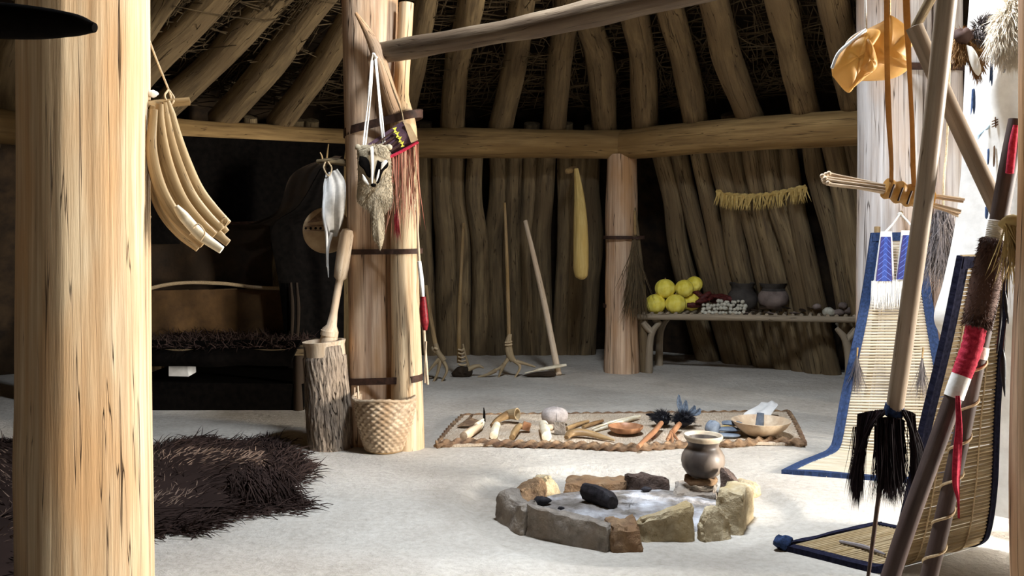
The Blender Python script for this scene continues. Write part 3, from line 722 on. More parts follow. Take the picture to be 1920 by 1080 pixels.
# beaded pouch with long fringe
D2 = 6.27
bp_ = thing('quilled_pouch', 'striped quilled pouch with yellow diamonds and long red fringe on the center post', 'pouch', P(740, 270, D2))
A_, B_, C_, E_ = (684, 277), (756, 229), (783, 264), (735, 292)
pd = D2
MB().sheet([(P(684, 277, pd+.02), P(756, 229, pd)), (P(710, 285, pd-.02), P(771, 248, pd-.04)), (P(730, 294, pd+.02), P(783, 265, pd))], 10, 8, thick=.03, norm_uv=True).build('body', M['purple'], bp_)
def quad(mb, pts, d, th=.006): return mb.sheet([(P(*pts[0], d), P(*pts[1], d)), (P(*pts[3], d), P(*pts[2], d))], 3, 3, thick=th)
for k in range(4):
    t = k/4+.08
    x, y = 700+(738-700)*.1+t*8, 0
    a = np.array((690, 275))*(1-t)+np.array((732, 290))*t; b = np.array((738, 243))*(1-t)+np.array((756, 276))*t
    MB().tube([P(a[0]+4, a[1]-2, pd-.045), P(b[0], b[1], pd-.05)], .006, 6, 4).build('stripe', M['strap'], bp_)
for k in range(4):
    x, y = 740+k*4.6, 244+k*9.0
    m = MB(); quad(m, [(x-4, y-3), (x+4, y-6), (x+1, y), (x, y)], pd-.055, .008); quad(m, [(x, y), (x+1, y), (x+5, y+3), (x-2, y+5)], pd-.055, .008)
    m.build('diamond', M['yellow'], bp_)
m = MB(); quad(m, [(757, 230), (768, 232), (784, 262), (771, 268)], pd-.05, .012); m.build('end_panel', M['shieldskin'] if 'shieldskin' in M else M['hide_shield'], bp_)
MB().tube([P(728, 296, pd-.04), P(758, 281, pd-.045), P(784, 266, pd-.04)], .010, 10, 12).build('red_edge', M['red'], bp_)
B, Dr, Ln = [], [], []
for k in range(54):
    t = k/53; x = 735+(785-735)*t; y = 294-28*t
    B.append(P(x, y, pd-.035+random.uniform(-.01, .01))); Dr.append(V(random.uniform(-.04, .07), random.uniform(-.02, .02), -1))
    Ln.append(random.uniform(.36, .58)+(.10 if t > .8 else 0))
MB().strands(B, Dr, Ln, .0042, 0, .12, 5).build('fringe', M['fringe'], bp_)
MB().strands([P(742+random.uniform(-5, 6), 392+random.uniform(-6, 20), pd-.045) for _ in range(16)], [V(random.uniform(-.06, .06), 0, -1) for _ in range(16)], .16, .004, 0, .1, 3).build('fringe', M['darkred'], bp_)
MB().tube([P(757, 230, pd-.03), P(752, 205, 6.30), P(735, 160, 6.30), P(716, 110, 6.30)], .0035, 6, 12).build('hanger', M['cord'], bp_)

# pipe stem hanging below the fringe
ps = thing('quilled_wand', 'thin stem with white quilled sleeve and dark red wrap beside the center post', 'stem', P(800, 722, 6.30))
MB().tube([P(781, 395, 6.26), P(786, 490, 6.28), P(794, 610, 6.3), P(802, 721, 6.3)], [.006, .010, .011, .009], 10, 16, .03, 31).tube([P(799, 640, 6.29), P(797, 690, 6.3), P(797, 718, 6.3)], .006, 8, 8).build('shaft', M['pale_wood'], ps)
MB().tube([P(786, 490, 6.26), P(790, 525, 6.26), P(793, 556, 6.26)], [.022, .028, .018], 14, 10, ell=(1, .6)).build('quilled_sleeve', M['white'], ps)
MB().tube([P(793, 556, 6.27), P(794, 580, 6.27), P(796, 604, 6.27), P(797, 619, 6.27)], [.018, .026, .028, .014], 14, 14, .06).build('red_wrap', M['darkred'], ps)
MB().tube([P(781, 395, 6.26), P(779, 330, 6.22), P(776, 275, 6.22)], .003, 6, 8).build('cord', M['cord'], ps)

# white rawhide and painted shield left of the post
wh = thing('hanging_rawhide', 'crumpled grey-white rawhide hung on a peg left of the center post', 'hide', P(622, 400, 6.58))
MB().tube([P(655, 306, 6.56), P(618, 302, 6.54), P(595, 303, 6.56)], [.025, .022, .016], 12, 10, .05).build('peg', M['pole'], wh)
MB().tube([P(606, 305, 6.54), P(603, 292, 6.54), P(600, 286, 6.54)], [.008, .006, .004], 8, 6).tube([P(612, 303, 6.54), P(614, 285, 6.54), P(616, 270, 6.54)], [.008, .006, .004], 8, 6).build('twig', M['stick'], wh)
MB().sheet([(P(611, 326, 6.50), P(633, 318, 6.52)), (P(606, 352, 6.46), P(648, 345, 6.50)), (P(607, 400, 6.42), P(646, 395, 6.50)), (P(612, 428, 6.46), P(640, 425, 6.52)), (P(616, 446, 6.50), P(634, 442, 6.52))], 16, 26, .014, 1.6, .006, 8).build('hide', M['hide_grey'], wh)
MB().tube([P(610, 340, 6.40), P(606, 400, 6.38), P(612, 440, 6.44), P(613, 500, 6.48)], [.008, .010, .010, .006], 8, 20, .1).tube([P(622, 436, 6.46), P(614, 470, 6.48), P(616, 520, 6.5)], [.012, .010, .004], 8, 12, .1).build('tail', M['hide_white'], wh)
MB().tube([P(610, 304, 6.52), P(607, 315, 6.48), P(616, 330, 6.48), P(622, 316, 6.50), P(615, 303, 6.52)], .005, 6, 18).build('tie', M['cord'], wh)
sh = thing('painted_shield', 'round hide shield with a dotted painted band, left of the hanging rawhide', 'shield', P(612, 432, 6.6))
sc_ = P(612, 432, 6.62); sax = unit(V(.25, -1, .08))
MB().lathe([(.01, -.004), (.10, -.004), (.157, .002), (.165, .012), (.160, .020), (.10, .030), (.01, .034)], sc_, 48, sax).build('face', M['hide_shield'], sh)
sa = unit(np.cross(V(0, 0, 1), sax)); sb = np.cross(sax, sa)
for k in range(9):
    a = -.14+k*.033; MB().lathe([(.009, .025), (.009, .036), (.004, .038)], sc_+sa*a+sb*.012, 10, sax).build('dot', M['black'], sh)
for h in (.028, -.004): MB().tube([sc_+sax*.030+sa*(-.15)+sb*h, sc_+sax*.038+sb*h, sc_+sax*.030+sa*.15+sb*h], .004, 6, 8).build('painted_line', M['paint_brown'], sh)
MB().pillow([sc_+sax*.030+sa*x+sb*y for x, y in ((-.13, .05), (-.02, .14), (.04, .13), (.08, .05), (.02, .08), (-.05, .06))], .008, .004, 3, 24).build('painted_figure', M['paint_brown'], sh)
MB().tube([sc_+sax*.01+sb*.155, P(612, 345, 6.6), P(610, 306, 6.56)], .004, 6, 8).build('cord', M['cord'], sh)

# ------------------------------------------------------------------ mortar and pestle, basket
mc = F(620, 838); mc = V(mc[0], mc[1], 0)
mo = thing('log_mortar', 'hollowed log mortar with furrowed bark at the foot of the center post', 'mortar', mc)
mtop = V((607-CX)/FPX*mc[1], mc[1], .715)
axm = mtop-mc; hm = np.linalg.norm(axm)
def barkd(th, h, i): 
    k = 0 if h > hm-.10 else 1
    return 1+k*(.03*np.abs(np.sin(11*th+2.2*np.sin(h*13)))+.022*np.abs(np.sin(17*th-1.5*np.sin(h*17+1)))+.012*np.sin(3*th+h*5))
prof = [(.02, -.02), (.150, -.02), (.145, .02)]+[(.143+.004*math.sin(h*8), h) for h in np.linspace(.05, hm-.11, 46)]+[(.137, hm-.095), (.134, hm-.02), (.139, hm-.008), (.139, hm), (.118, hm), (.10, hm-.06), (.06, hm-.16), (.01, hm-.2)]
MB().lathe(prof[:-6], mc, 150, axm, barkd, close=False).build('bark', M['bark'], mo)
MB().lathe([(.132, hm-.12), (.137, hm-.095), (.135, hm-.03), (.143, hm-.010), (.144, hm), (.120, hm), (.10, hm-.06), (.06, hm-.16), (.01, hm-.2)], mc, 60, axm, lambda th, h, i: 1+.012*np.sin(3*th+1)).build('bowl', M['pale_wood'], mo)
dp = mc[1]
pe = thing('pestle', 'tall wooden pestle with thick club end standing in the log mortar', 'pestle', P(615, 640, dp))
pp = [(611, 668), (613, 650), (617, 634), (619, 618), (622, 610), (626, 585), (633, 545), (637, 525), (638, 520), (641, 500), (646, 465), (650, 440), (651.5, 431), (652, 429)]
pr = [.052, .056, .057, .055, .035, .026, .026, .026, .044, .048, .049, .047, .034, .012]
MB().tube([P(x, y, dp+.0) for x, y in pp], pr, 28, None, .015, 71).build('club', M['pale_wood'], pe)
MB().tube([P(617, 629, dp), P(618.4, 620, dp)], [.060, .059], 28, 3).build('collar', M['pale_wood'], pe)

bc = F(720, 846); bc = V(bc[0], bc[1]+.02, 0)
ba = thing('splint_basket', 'round woven splint basket at the foot of the center post, right of the mortar', 'basket', bc)
def weave(th, h, i):
    q = i-2; row = q//4
    return 1+(.030*np.sin(21*th+(0 if row % 2 else math.pi)+.05*row)*math.sin(math.pi*((q % 4)+.5)/4) if 0 <= q else 0)+.010*np.sin(2*th+.6)
bprof = [(.06, .0), (.115, .004)]+[(.125+.078*math.sin(min(1, t)*1.45)**.9+.003*math.sin(math.pi*((k_ % 4)+.5)/4), .012+.345*t) for k_, t in enumerate(np.linspace(0, 1, 68))]
inn = [(r-.012, h) for r, h in bprof[::-1]]
MB().lathe(bprof+[(bprof[-1][0]-.014, .357)]+[(r-.014, h) for r, h in bprof[60::-10]], bc, 210, (.02, 0, 1), weave, close=True).build('body', M['basket'], ba)
MB().tube([bc+V(math.cos(a)*.204, math.sin(a)*.204, .357+.008*math.sin(3*a)) for a in np.linspace(0, 2*math.pi, 60)], .011, 8, None, 0, 1, bump=lambda th, s_: .3*np.sin(2*th+s_*170)).build('rim', M['basket'], ba)
MB().tube([bc+V(math.cos(a)*.118, math.sin(a)*.118, .012) for a in np.linspace(0, 2*math.pi, 40)], .010, 8).build('base_hoop', M['horn'], ba)
for px in (664, 674, 690, 744):
    b0 = P(px, 756, bc[1]-.15 if px in (664,) else bc[1]+.10); x = (px-CX)/FPX*bc[1]-bc[0]
    yy = math.sqrt(max(0, .196**2-x*x)); b0 = V(bc[0]+x, bc[1]+yy*(1 if px > 680 else -.4), .33)
    MB().tube([b0, b0+V(random.uniform(-.012, .004), 0, .085+random.uniform(-.01, .02))], [.007, .006], 6, 5).build('stake', M['pale_wood'], ba)

# ------------------------------------------------------------------ buffalo hide on the floor
hp = [(-190, 850), (-60, 826), (60, 832), (180, 846), (285, 840), (335, 833), (372, 822), (400, 832), (450, 834), (500, 822), (545, 838), (572, 866), (584, 884), (560, 902), (524, 910), (520, 922), (548, 944), (566, 949), (540, 957), (482, 956), (440, 962), (412, 980), (372, 998), (330, 1002), (280, 998), (190, 1012), (120, 1040), (70, 1085), (30, 1140), (-120, 1250), (-420, 1330), (-760, 1240), (-820, 1060), (-640, 930), (-380, 860)]
H2 = np.array([F(x, y)[:2] for x, y in hp])
hh = thing('buffalo_hide', 'shaggy dark brown buffalo hide spread on the floor behind the foreground post', 'hide', (H2[:, 0].mean(), H2[:, 1].mean(), 0))
hc = V(-2.6, 4.85)
m = MB(); vv = [v3(hc, .03)]; f = []; n = len(H2)
for t in (.25, .5, .75, .93, 1.0):
    for q in H2: 
        p = hc+(q-hc)*t; vv.append(v3(p, .03*(1-t**6)+.006+.010*math.sin(p[0]*9)*math.cos(p[1]*8)*(1-t)))
for j in range(n): f.append((0, 1+j, 1+(j+1) % n))
for r in range(4):
    for j in range(n): f.append((1+r*n+j, 1+r*n+n+j, 1+r*n+n+(j+1) % n, 1+r*n+(j+1) % n))
vv += [v3(q, 0.0) for q in H2]
for j in range(n): f.append((1+4*n+j, 1+5*n+j, 1+5*n+(j+1) % n, 1+4*n+(j+1) % n))
f.append(tuple(1+5*n+j for j in range(n))[::-1])
m.add(vv, f).build('skin', M['fur'], hh)
def inside(p, poly):
    c_ = False; j = len(poly)-1
    for i in range(len(poly)):
        if (poly[i][1] > p[1]) != (poly[j][1] > p[1]) and p[0] < (poly[j][0]-poly[i][0])*(p[1]-poly[i][1])/(poly[j][1]-poly[i][1])+poly[i][0]: c_ = not c_
        j = i
    return c_
rs = np.random.default_rng(12); Bd, Dd, Ld, Bl, Dl, Ll = [], [], [], [], [], []
hmin, hmax = H2.min(0), H2.max(0)
while len(Bd)+len(Bl) < 21000:
    p = rs.uniform(hmin, hmax)
    if not inside(p, H2): continue
    d0 = np.min(np.linalg.norm(H2-p, axis=1)); edge = d0 < .30
    fl = math.sin(p[0]*5.1+1)+math.sin(p[1]*6.3+p[0]*3)+rs.normal(0, .5)
    out = unit(p-hc); ang = math.atan2(out[1], out[0])+.9*math.sin(p[0]*7+p[1]*4)+rs.normal(0, .35)
    dirv = V(math.cos(ang), math.sin(ang), rs.uniform(.25, .9) if not edge else rs.uniform(.2, .7))
    light = (not edge) and fl > -.7 and p[0] < -1.35
    L = rs.uniform(.05, .10) if light else rs.uniform(.08, .17)
    (Bl if light else Bd).append(v3(p, .018)); (Dl if light else Dd).append(dirv); (Ll if light else Ld).append(L)
o = MB().strands(Bd, Dd, Ld, .0042, .9, .25).build('long_hair', M['fur'], hh); o['kind'] = 'stuff'; o['label'] = 'near-black long shaggy hair'
o = MB().strands(Bl, Dl, Ll, .0046, .7, .3).build('short_hair', M['fur_lt'], hh); o['kind'] = 'stuff'; o['label'] = 'lighter worn brown hair'
# ragged locks: edge tufts and the clump near the front right
Bt, Dt, Lt = [], [], []
for k in range(len(hp)):
    for _ in range(70):
        q = H2[k]*(1-.5)+H2[(k+1) % n]*.5+rs.normal(0, .07, 2); q = hc+(q-hc)*rs.uniform(.90, .985)
        o_ = unit(q-hc); Bt.append(v3(q, .012)); Dt.append(V(o_[0]+rs.normal(0, .3), o_[1]+rs.normal(0, .3), rs.uniform(.25, .8))); Lt.append(rs.uniform(.06, .17))
for _ in range(1100):
    q = F(490+rs.normal(0, 24), 925+rs.normal(0, 10)); q[2] = rs.uniform(.02, .13); Bt.append(q); Dt.append(V(rs.normal(.45, .3), -.5+rs.normal(0, .2), -.2)); Lt.append(rs.uniform(.12, .22))
for _ in range(260):
    q = F(548+rs.normal(0, 9), 948+rs.normal(0, 4)); q[2] = .02; Bt.append(q); Dt.append(V(1, -.25+rs.normal(0, .15), .1)); Lt.append(rs.uniform(.05, .10))
o = MB().strands(Bt, Dt, Lt, .0045, .9, .25).build('tuft', M['fur'], hh); o['kind'] = 'stuff'

# ------------------------------------------------------------------ bed against the left wall
bd = thing('curtained_bed', 'low bed platform with dark hide walls in the shadows left of the center post', 'bed', V(-2.6, 8.0, 0))
def bx(x, y, z0, z1, r, seed): return MB().tube([V(x, y, z0), V(x, y, z1)], r, 14, 10, .03, seed)
YB0, YB1 = 7.75, 8.85
XL, XR = (250-CX)/FPX*YB0, (560-CX)/FPX*YB0
for x, y in ((XL, YB0), (XR, YB0), (XL-.1, YB1), (XR-.05, YB1)): bx(x, y, -.02, .95 if y > 8 else .50, .045, 5).build('post', M['hide_dark'], bd)
MB().box(((XL+XR)/2-.03, (YB0+YB1)/2, .47), (XR-XL+.2, YB1-YB0+.1, .05)).build('platform', M['pole'], bd)
def ph(pts_rows, d, name, mat, **k): return MB().sheet([(P(*a, d), P(*b, d)) for a, b in pts_rows], **k).build(name, mat, bd)
bl = P(262, 545, 8.6)
ph([((262, 545), (532, 541)), ((262, 590), (533, 590)), ((262, 648), (534, 648))], 8.62, 'hide_wall', M['hide_tan'], nu=24, nv=12, ripple=.015, rf=2.2, seed=3)
MB().tube([P(262, 547, 8.58), P(300, 536, 8.58), P(350, 530, 8.58), P(420, 532, 8.58), P(480, 539, 8.58), P(534, 541, 8.58)], .017, 8, 24, .05, 4).build('top_rail', M['cord'], bd)
ph([((262, 424), (506, 418)), ((262, 480), (510, 480)), ((262, 545), (512, 540))], 8.75, 'hide_wall', M['hide_dark'], nu=24, nv=12, ripple=.02, rf=1.7, seed=5)
MB().tube([P(250, 425, 8.7), P(400, 420, 8.7), P(460, 418, 8.7), P(508, 417, 8.7)], .014, 8, 20, .06, 4).build('top_rail', M['strap'], bd)
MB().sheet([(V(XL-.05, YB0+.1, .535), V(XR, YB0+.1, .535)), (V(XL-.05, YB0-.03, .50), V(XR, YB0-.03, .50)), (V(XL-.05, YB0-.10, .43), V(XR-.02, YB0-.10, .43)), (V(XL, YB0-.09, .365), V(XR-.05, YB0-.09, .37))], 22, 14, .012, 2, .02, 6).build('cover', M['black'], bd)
MB().box(((XL+XR)/2, YB0+.55, .10), (XR-XL+.1, 1.15, .245), jit=.01).build('dark_gap_block', M['black'], bd)  # added black block; the dark under the bed is put into its colour
o = MB().strands([V(random.uniform(XL, XR), random.uniform(YB0-.1, YB1-.1), .51) for _ in range(1500)], [V(random.gauss(0, .5), random.gauss(-.4, .4), .5) for _ in range(1500)], .10, .005, .8, .2).build('fur_cover', M['fur'], bd); o['kind'] = 'stuff'
dc = thing('hide_curtain', 'wide dark hide hung along the log beam over the bed', 'curtain', v3(on_beam(430)[0], 1.4))
def under(px, z, off): 
    p, n, i = on_beam(px); return v3(p-n*off, z)
MB().sheet([(under(250, 2.30, .17), under(636, 2.30, .17)), (under(252, 1.9, .15), under(630, 1.9, .15)), (under(255, 1.32, .12), under(622, 1.32, .12))], 40, 20, .02, 3, .012, 11).build('curtain', M['black'], dc)
bt = thing('hide_curtain', 'black smoked hide curtain hanging under the beam at the bed end', 'curtain', P(580, 640, 8.3))
MB().sheet([(P(602, 318, 8.35), P(645, 300, 8.5)), (P(560, 385, 8.35), P(645, 385, 8.5)), (P(510, 430, 8.35), P(645, 440, 8.5)), (P(524, 540, 8.35), P(645, 540, 8.5)), (P(540, 690, 8.35), P(645, 690, 8.5))], 20, 26, .02, 1.8, .012, 8).build('curtain', M['black'], bt)
for x in (545, 556): MB().tube([P(x, 530, 8.30), P(x+3, 580, 8.28), P(x+1, 650, 8.30)], [.012, .018, .012], 8, 12, .1, 4).build('thong', M['hide_dark'], bt)
MB().sheet([(P(598, 300, 8.55), P(640, 292, 8.6)), (P(545, 330, 8.5), P(600, 320, 8.5)), (P(520, 395, 8.5), P(580, 385, 8.5)), (P(470, 420, 8.5), P(530, 425, 8.5))], 14, 18, .02, 1.2, .01, 9).build('lining', M['hide_dark'], bt)
rc = F(333, 712); 
o = MB().box((P(333, 693, 7.72)+V(0, .12, -.005)), (.15, .2, .105), jit=.006).build('rawhide_box', M['hide_white'], origin=None); tag(o, 'small pale box in the dark gap under the bed', 'box')

# ------------------------------------------------------------------ hearth: stones, ash, pot
def slab(name, mat, label, A, Bp, prof, depth, seed, z0=-.05, lean=0.0, group='hearth stones', bev=.012, taper=.9, topslope=0.0):
    """a rough stone standing from floor point A to floor point B with the given top profile, reaching back by depth"""
    rs_ = np.random.default_rng(seed); A = np.array([A[0], A[1], z0]); Bp = np.array([Bp[0], Bp[1], z0])
    u = unit(Bp-A); L = np.linalg.norm(Bp-A); nb = V(-u[1], u[0], 0)
    if nb[1] < 0 and abs(nb[1]) > .05: nb = -nb
    nx, nz, ny = 13, 8, 6
    def top(s_): return np.interp(s_, np.linspace(0, 1, len(prof)), prof)
    def pt(i, j, k):
        a, b, c = i/nx, j/ny, k/nz
        # rounded corners
        ex = bev*(1 if (k in (nz,) and j in (0, ny)) else 0)
        h = (top(a)-z0)*c
        y = b*depth*(1-(1-taper)*c)+lean*c+.5*(1-taper)*c*depth
        x = a*L
        p = A+u*x+nb*y+V(0, 0, h+topslope*b*c)
        edge = (k == nz)+(j in (0, ny))+(i in (0, nx))
        if edge >= 2: 
            cen = A+u*L/2+nb*depth/2+V(0, 0, (top(.5)-z0)*.5); p = p+unit(cen-p)*bev*(edge-1)*rs_.uniform(.4, 1.7)
        return p
    key = {}; v = []; f = []
    def idx(i, j, k):
        q = (i, j, k)
        if q not in key: key[q] = len(v); v.append(pt(i, j, k))
        return key[q]
    for i in range(nx):
        for k in range(nz):
            f.append((idx(i, 0, k), idx(i+1, 0, k), idx(i+1, 0, k+1), idx(i, 0, k+1)))
            f.append((idx(i, ny, k), idx(i, ny, k+1), idx(i+1, ny, k+1), idx(i+1, ny, k)))
        for j in range(ny):
            f.append((idx(i, j, nz), idx(i+1, j, nz), idx(i+1, j+1, nz), idx(i, j+1, nz)))
            f.append((idx(i, j, 0), idx(i, j+1, 0), idx(i+1, j+1, 0), idx(i+1, j, 0)))
    for j in range(ny):
        for k in range(nz):
            f.append((idx(0, j, k), idx(0, j, k+1), idx(0, j+1, k+1), idx(0, j+1, k)))
            f.append((idx(nx, j, k), idx(nx, j+1, k), idx(nx, j+1, k+1), idx(nx, j, k+1)))
    v = np.array(v); ph_ = rs_.uniform(0, 6.28, 9)
    q = v*22
    dsp = np.stack([np.sin(q[:, 1]+ph_[0]+np.sin(q[:, 2]*1.3)), np.sin(q[:, 0]*.9+ph_[1]+q[:, 2]*.7), np.sin(q[:, 0]+q[:, 1]+ph_[2])], 1)*.006
    dsp += np.stack([np.sin(q[:, 1]*2.7+ph_[3]), np.sin(q[:, 0]*2.3+ph_[4]+q[:, 2]*2), np.sin(q[:, 0]*2.9+ph_[5])], 1)*.003+rs_.normal(0, .0016, v.shape)
    v = v+dsp
    o = MB().add(v, f).build(name, M[mat], origin=(A+Bp)/2, angle=28)
    return tag(o, label, 'stone', group)
slab('hearth_stone', 'stone_grey', 'jagged grey hearth stone at the far left point of the ring', F(924, 962), F(975, 992), [0.097, 0.137, 0.102, 0.087, 0.112, 0.117], .10, 1, lean=.02)
slab('hearth_stone', 'stone_grey', 'long thin grey slab along the front left of the hearth', F(984, 992), F(1136, 1023), [0.122, 0.117, 0.115, 0.107, 0.102, 0.087], .055, 2, bev=.006)
slab('hearth_stone', 'stone_brown', 'blocky brown stone at the front corner of the hearth', F(1145, 1024), F(1206, 1020), [0.072, 0.077, 0.072, 0.082], .15, 3, topslope=.03, taper=.8)
slab('hearth_stone', 'stone_tan', 'long pale tan slab along the front right of the hearth', F(1200, 1004), F(1304, 1002), [0.057, 0.077, 0.102, 0.117, 0.132, 0.137], .085, 4)
slab('hearth_stone', 'stone_tan', 'small tan slab with rounded top, front right of the hearth', F(1319, 1003), F(1375, 998), [0.047, 0.112, 0.117, 0.097, 0.042], .075, 5)
slab('hearth_stone', 'stone_tan', 'upright tan block at the right point of the hearth', F(1391, 992), F(1414, 958), [0.167, 0.172, 0.157, 0.152], .13, 6, taper=.95)
slab('hearth_stone', 'stone_dark', 'dark sooty slab standing beside the upright tan block', F(1344, 938), F(1378, 946), [0.167, 0.157, 0.127, 0.097], .05, 7, lean=.03)
slab('hearth_stone', 'stone_tan', 'low tan stone lying outside the ring on the far right', F(1385, 925), F(1430, 919), [0.020, 0.022, 0.042, 0.027], .16, 8)
slab('hearth_stone', 'stone_dark', 'dark square slab standing at the back of the hearth', F(1173, 912), F(1253, 916), [0.067, 0.062, 0.067, 0.052, 0.057], .06, 10)
slab('hearth_stone', 'stone_brown', 'long low brown stone along the back left of the hearth', F(1058, 914), F(1174, 918), [0.020, 0.022, 0.027, 0.027, 0.032], .20, 11, bev=.008)
slab('hearth_stone', 'stone_brown', 'orange-brown stone leaning at the back left of the hearth', F(976, 934), F(1028, 930), [0.020, 0.052, 0.062, 0.067], .10, 12, lean=.05)
slab('hearth_stone', 'stone_tan', 'small rounded tan stone between the two brown stones at the back', F(1022, 924), F(1054, 916), [0.052, 0.067, 0.062, 0.027], .10, 13, lean=.03)
slab('hearth_stone', 'stone_grey', 'flat grey slab under the clay pot', F(1264, 932), F(1345, 936), [0.022, 0.027, 0.020, 0.027], .30, 14, bev=.01, taper=.95)
# ash bed
ap = [F(x, y)[:2] for x, y in ((985, 950), (1040, 975), (1130, 1000), (1200, 992), (1300, 985), (1350, 965), (1375, 945), (1335, 925), (1260, 915), (1150, 915), (1050, 920), (1000, 935))]
ac = np.mean(ap, 0); OA = np.array(smooth([v3(a, 0) for a in ap]+[v3(ap[0], 0)], 73)[:-1])
vv, f = [], []; rs = np.random.default_rng(5); NR = 22; n = 72
for r in range(NR+1):
    t = r/NR
    for j in range(n):
        p = v3(ac, 0)+(OA[j]-v3(ac, 0))*t
        z = -.012+.030*(1-t*t)+.010*math.sin(p[0]*17+1)*math.sin(p[1]*19)*(1-t)+rs.uniform(-.004, .006)*(1 if t < .95 else 0)
        if t == 1: z = -.036
        vv.append((p[0], p[1], z))
for r in range(NR):
    for j in range(n): f.append((r*n+j, r*n+n+j, r*n+n+(j+1) % n, r*n+(j+1) % n))
o = MB().add(vv, f).build('ash_bed', M['ash']); tag(o, 'bed of grey and white ash inside the hearth ring', 'ash', None, 'stuff')
cl = F(1124, 948); 
o = MB().tube([cl+V(-.075, .05, .065), cl+V(-.02, .0, .055), cl+V(.035, -.06, .045), cl+V(.06, -.10, .04)], [.042, .055, .05, .030], 14, 16, .16, 4, ridge=.08).build('charred_log', M['char']); tag(o, 'black charred log piece lying in the middle of the ash', 'charcoal')
for x, y, r, lab in ((1016, 946, .032, 'black charcoal lump on the ash by the left slab'), (1212, 924, .020, 'small round charcoal lump at the back of the ash'), (1052, 1000 - 40, .012, 'tiny charcoal bit near the left front slab')):
    o = MB().blob(F(x, y)+V(0, 0, .02), (r*1.4, r, r*.7), 14, 9, .12, int(x)).build('charcoal_lump', M['char']); tag(o, lab, 'charcoal', 'loose charcoal')
pc = F(1314, 903, .06); pc = V(pc[0], pc[1], .055)
o = MB().tube([pc+V(math.cos(a)*.074, math.sin(a)*.074, .018+.003*math.sin(3*a)) for a in np.linspace(0, 2*math.pi, 48)], .019, 12, None, 0, 1, bump=lambda th, s_: .16*np.sin(2*th+s_*110)).build('pot_ring', M['rush_edge'], origin=pc)
tag(o, 'coiled fibre ring supporting the clay pot', 'ring')
pb_ = pc+V(.010, 0, .026)
o = MB().lathe([(.01, 0), (.06, .006), (.092, .028), (.114, .062), (.121, .095), (.117, .128), (.102, .155), (.088, .172), (.084, .186), (.090, .202), (.100, .218), (.106, .232), (.103, .240), (.096, .238), (.084, .216), (.074, .19), (.09, .16), (.10, .11), (.07, .04), (.01, .02)], pb_, 64, (.02, 0, 1), lambda th, h, i: 1+.012*np.sin(2*th+1)+.006*np.sin(5*th+h*20)).build('clay_pot', M['clay'], origin=pb_)
tag(o, 'smoke-blackened clay pot with flared rim at the back of the hearth', 'pot')
o2 = MB().lathe([(.090, .203), (.1015, .2185), (.108, .232), (.105, .2425), (.097, .2405), (.088, .224)], pb_, 64, (.02, 0, 1), lambda th, h, i: 1+.012*np.sin(2*th+1)+.006*np.sin(5*th+h*20), close=False).build('rim', M['clay_rim'], o)

# ------------------------------------------------------------------ reed mat and the tools laid on it
ma_ = thing('reed_mat', 'woven reed mat with braided edge on the floor behind the hearth', 'mat', F(1160, 810))
Lr = [F(868, 783), F(845, 805), F(818, 839)]; Rr = [F(1478, 776), F(1492, 800), F(1508, 836)]
MB().sheet([(a+V(0, 0, .012), b+V(0, 0, .012)) for a, b in zip(Lr, Rr)], 60, 24, .003, 4, .018, 3).build('weave', M['mat'], ma_)
ed = [F(818, 840), F(870, 836), F(935, 838), F(1010, 840), F(1090, 842), F(1170, 846), F(1240, 843), F(1310, 838), F(1370, 839), F(1440, 833), F(1509, 838)]
br = lambda ph_: (lambda th, s_: .45*np.sin(th*2+s_*75+ph_))
MB().tube([p+V(0, 0, .022) for p in ed], .024, 12, 260, .05, 2, bump=br(0)).build('braided_edge', M['rush_edge'], ma_)
MB().tube([p+V(0, 0, .016) for p in Lr], .016, 10, 70, .05, 3, bump=br(1)).build('braided_edge', M['rush_edge'], ma_)
MB().tube([p+V(0, 0, .016) for p in Rr], .016, 10, 70, .05, 4, bump=br(2)).build('braided_edge', M['rush_edge'], ma_)
MB().tube([Lr[0]+V(0, 0, .016), Rr[0]+V(0, 0, .016)], .014, 10, 200, .05, 4, bump=br(2)).build('braided_edge', M['rush_edge'], ma_)
MZ = .024
def FM(x, y, h=0.0): return F(x, y, MZ)+V(0, 0, h)
# a: bone-bladed scraper with wooden grip
t_ = thing('scraper', 'wood-handled scraper with white bone blade, leftmost tool on the mat', 'tool', FM(890, 815))
MB().tube([FM(869, 826, .03), FM(880, 820, .032), FM(894, 812, .035), FM(902, 808, .04)], [.030, .034, .028, .016], 16, 14, .05).build('handle', M['pale_wood'], t_)
MB().tube([FM(893, 812, .06), FM(902, 806, .062), FM(909, 800, .06)], [.014, .012, .006], 10, 8).tube([FM(893, 814, .03), FM(903, 809, .03), FM(908, 801, .055)], [.012, .010, .006], 10, 8).build('blade', M['bone'], t_)
MB().tube([FM(908, 803, .05), FM(908, 800, .10), FM(907, 798, .13)], [.010, .008, .003], 8, 8).build('prong', M['black'], t_)
o = MB().pillow([FM(856, 802, .008), FM(872, 792, .012), FM(888, 788, .05), FM(880, 790, .03), FM(905, 797, .02), FM(885, 803, .02)], .015, .008, 4, 24, .1).build('dry_leaf_bundle', M['rush_edge']); tag(o, 'crumpled dry brown leaf behind the leftmost scraper', 'leaf')
# b: elbow antler handle
t_ = thing('antler_scraper', 'elbow-shaped antler handle with hollow flared end, second tool from the left at the back', 'tool', FM(945, 795))
MB().tube([FM(922, 803, .02), FM(932, 799, .04), FM(945, 795, .055), FM(955, 793, .06)], [.014, .022, .028, .034], 14, 14, .06).build('handle', M['horn'], t_)
hx = FM(955, 793, .065); MB().lathe([(.026, -.03), (.034, 0), (.042, .05), (.044, .07), (.036, .07), (.028, .02), (.01, 0)], hx, 24, (.85, -.5, .12)).build('socket', M['antler'], t_)
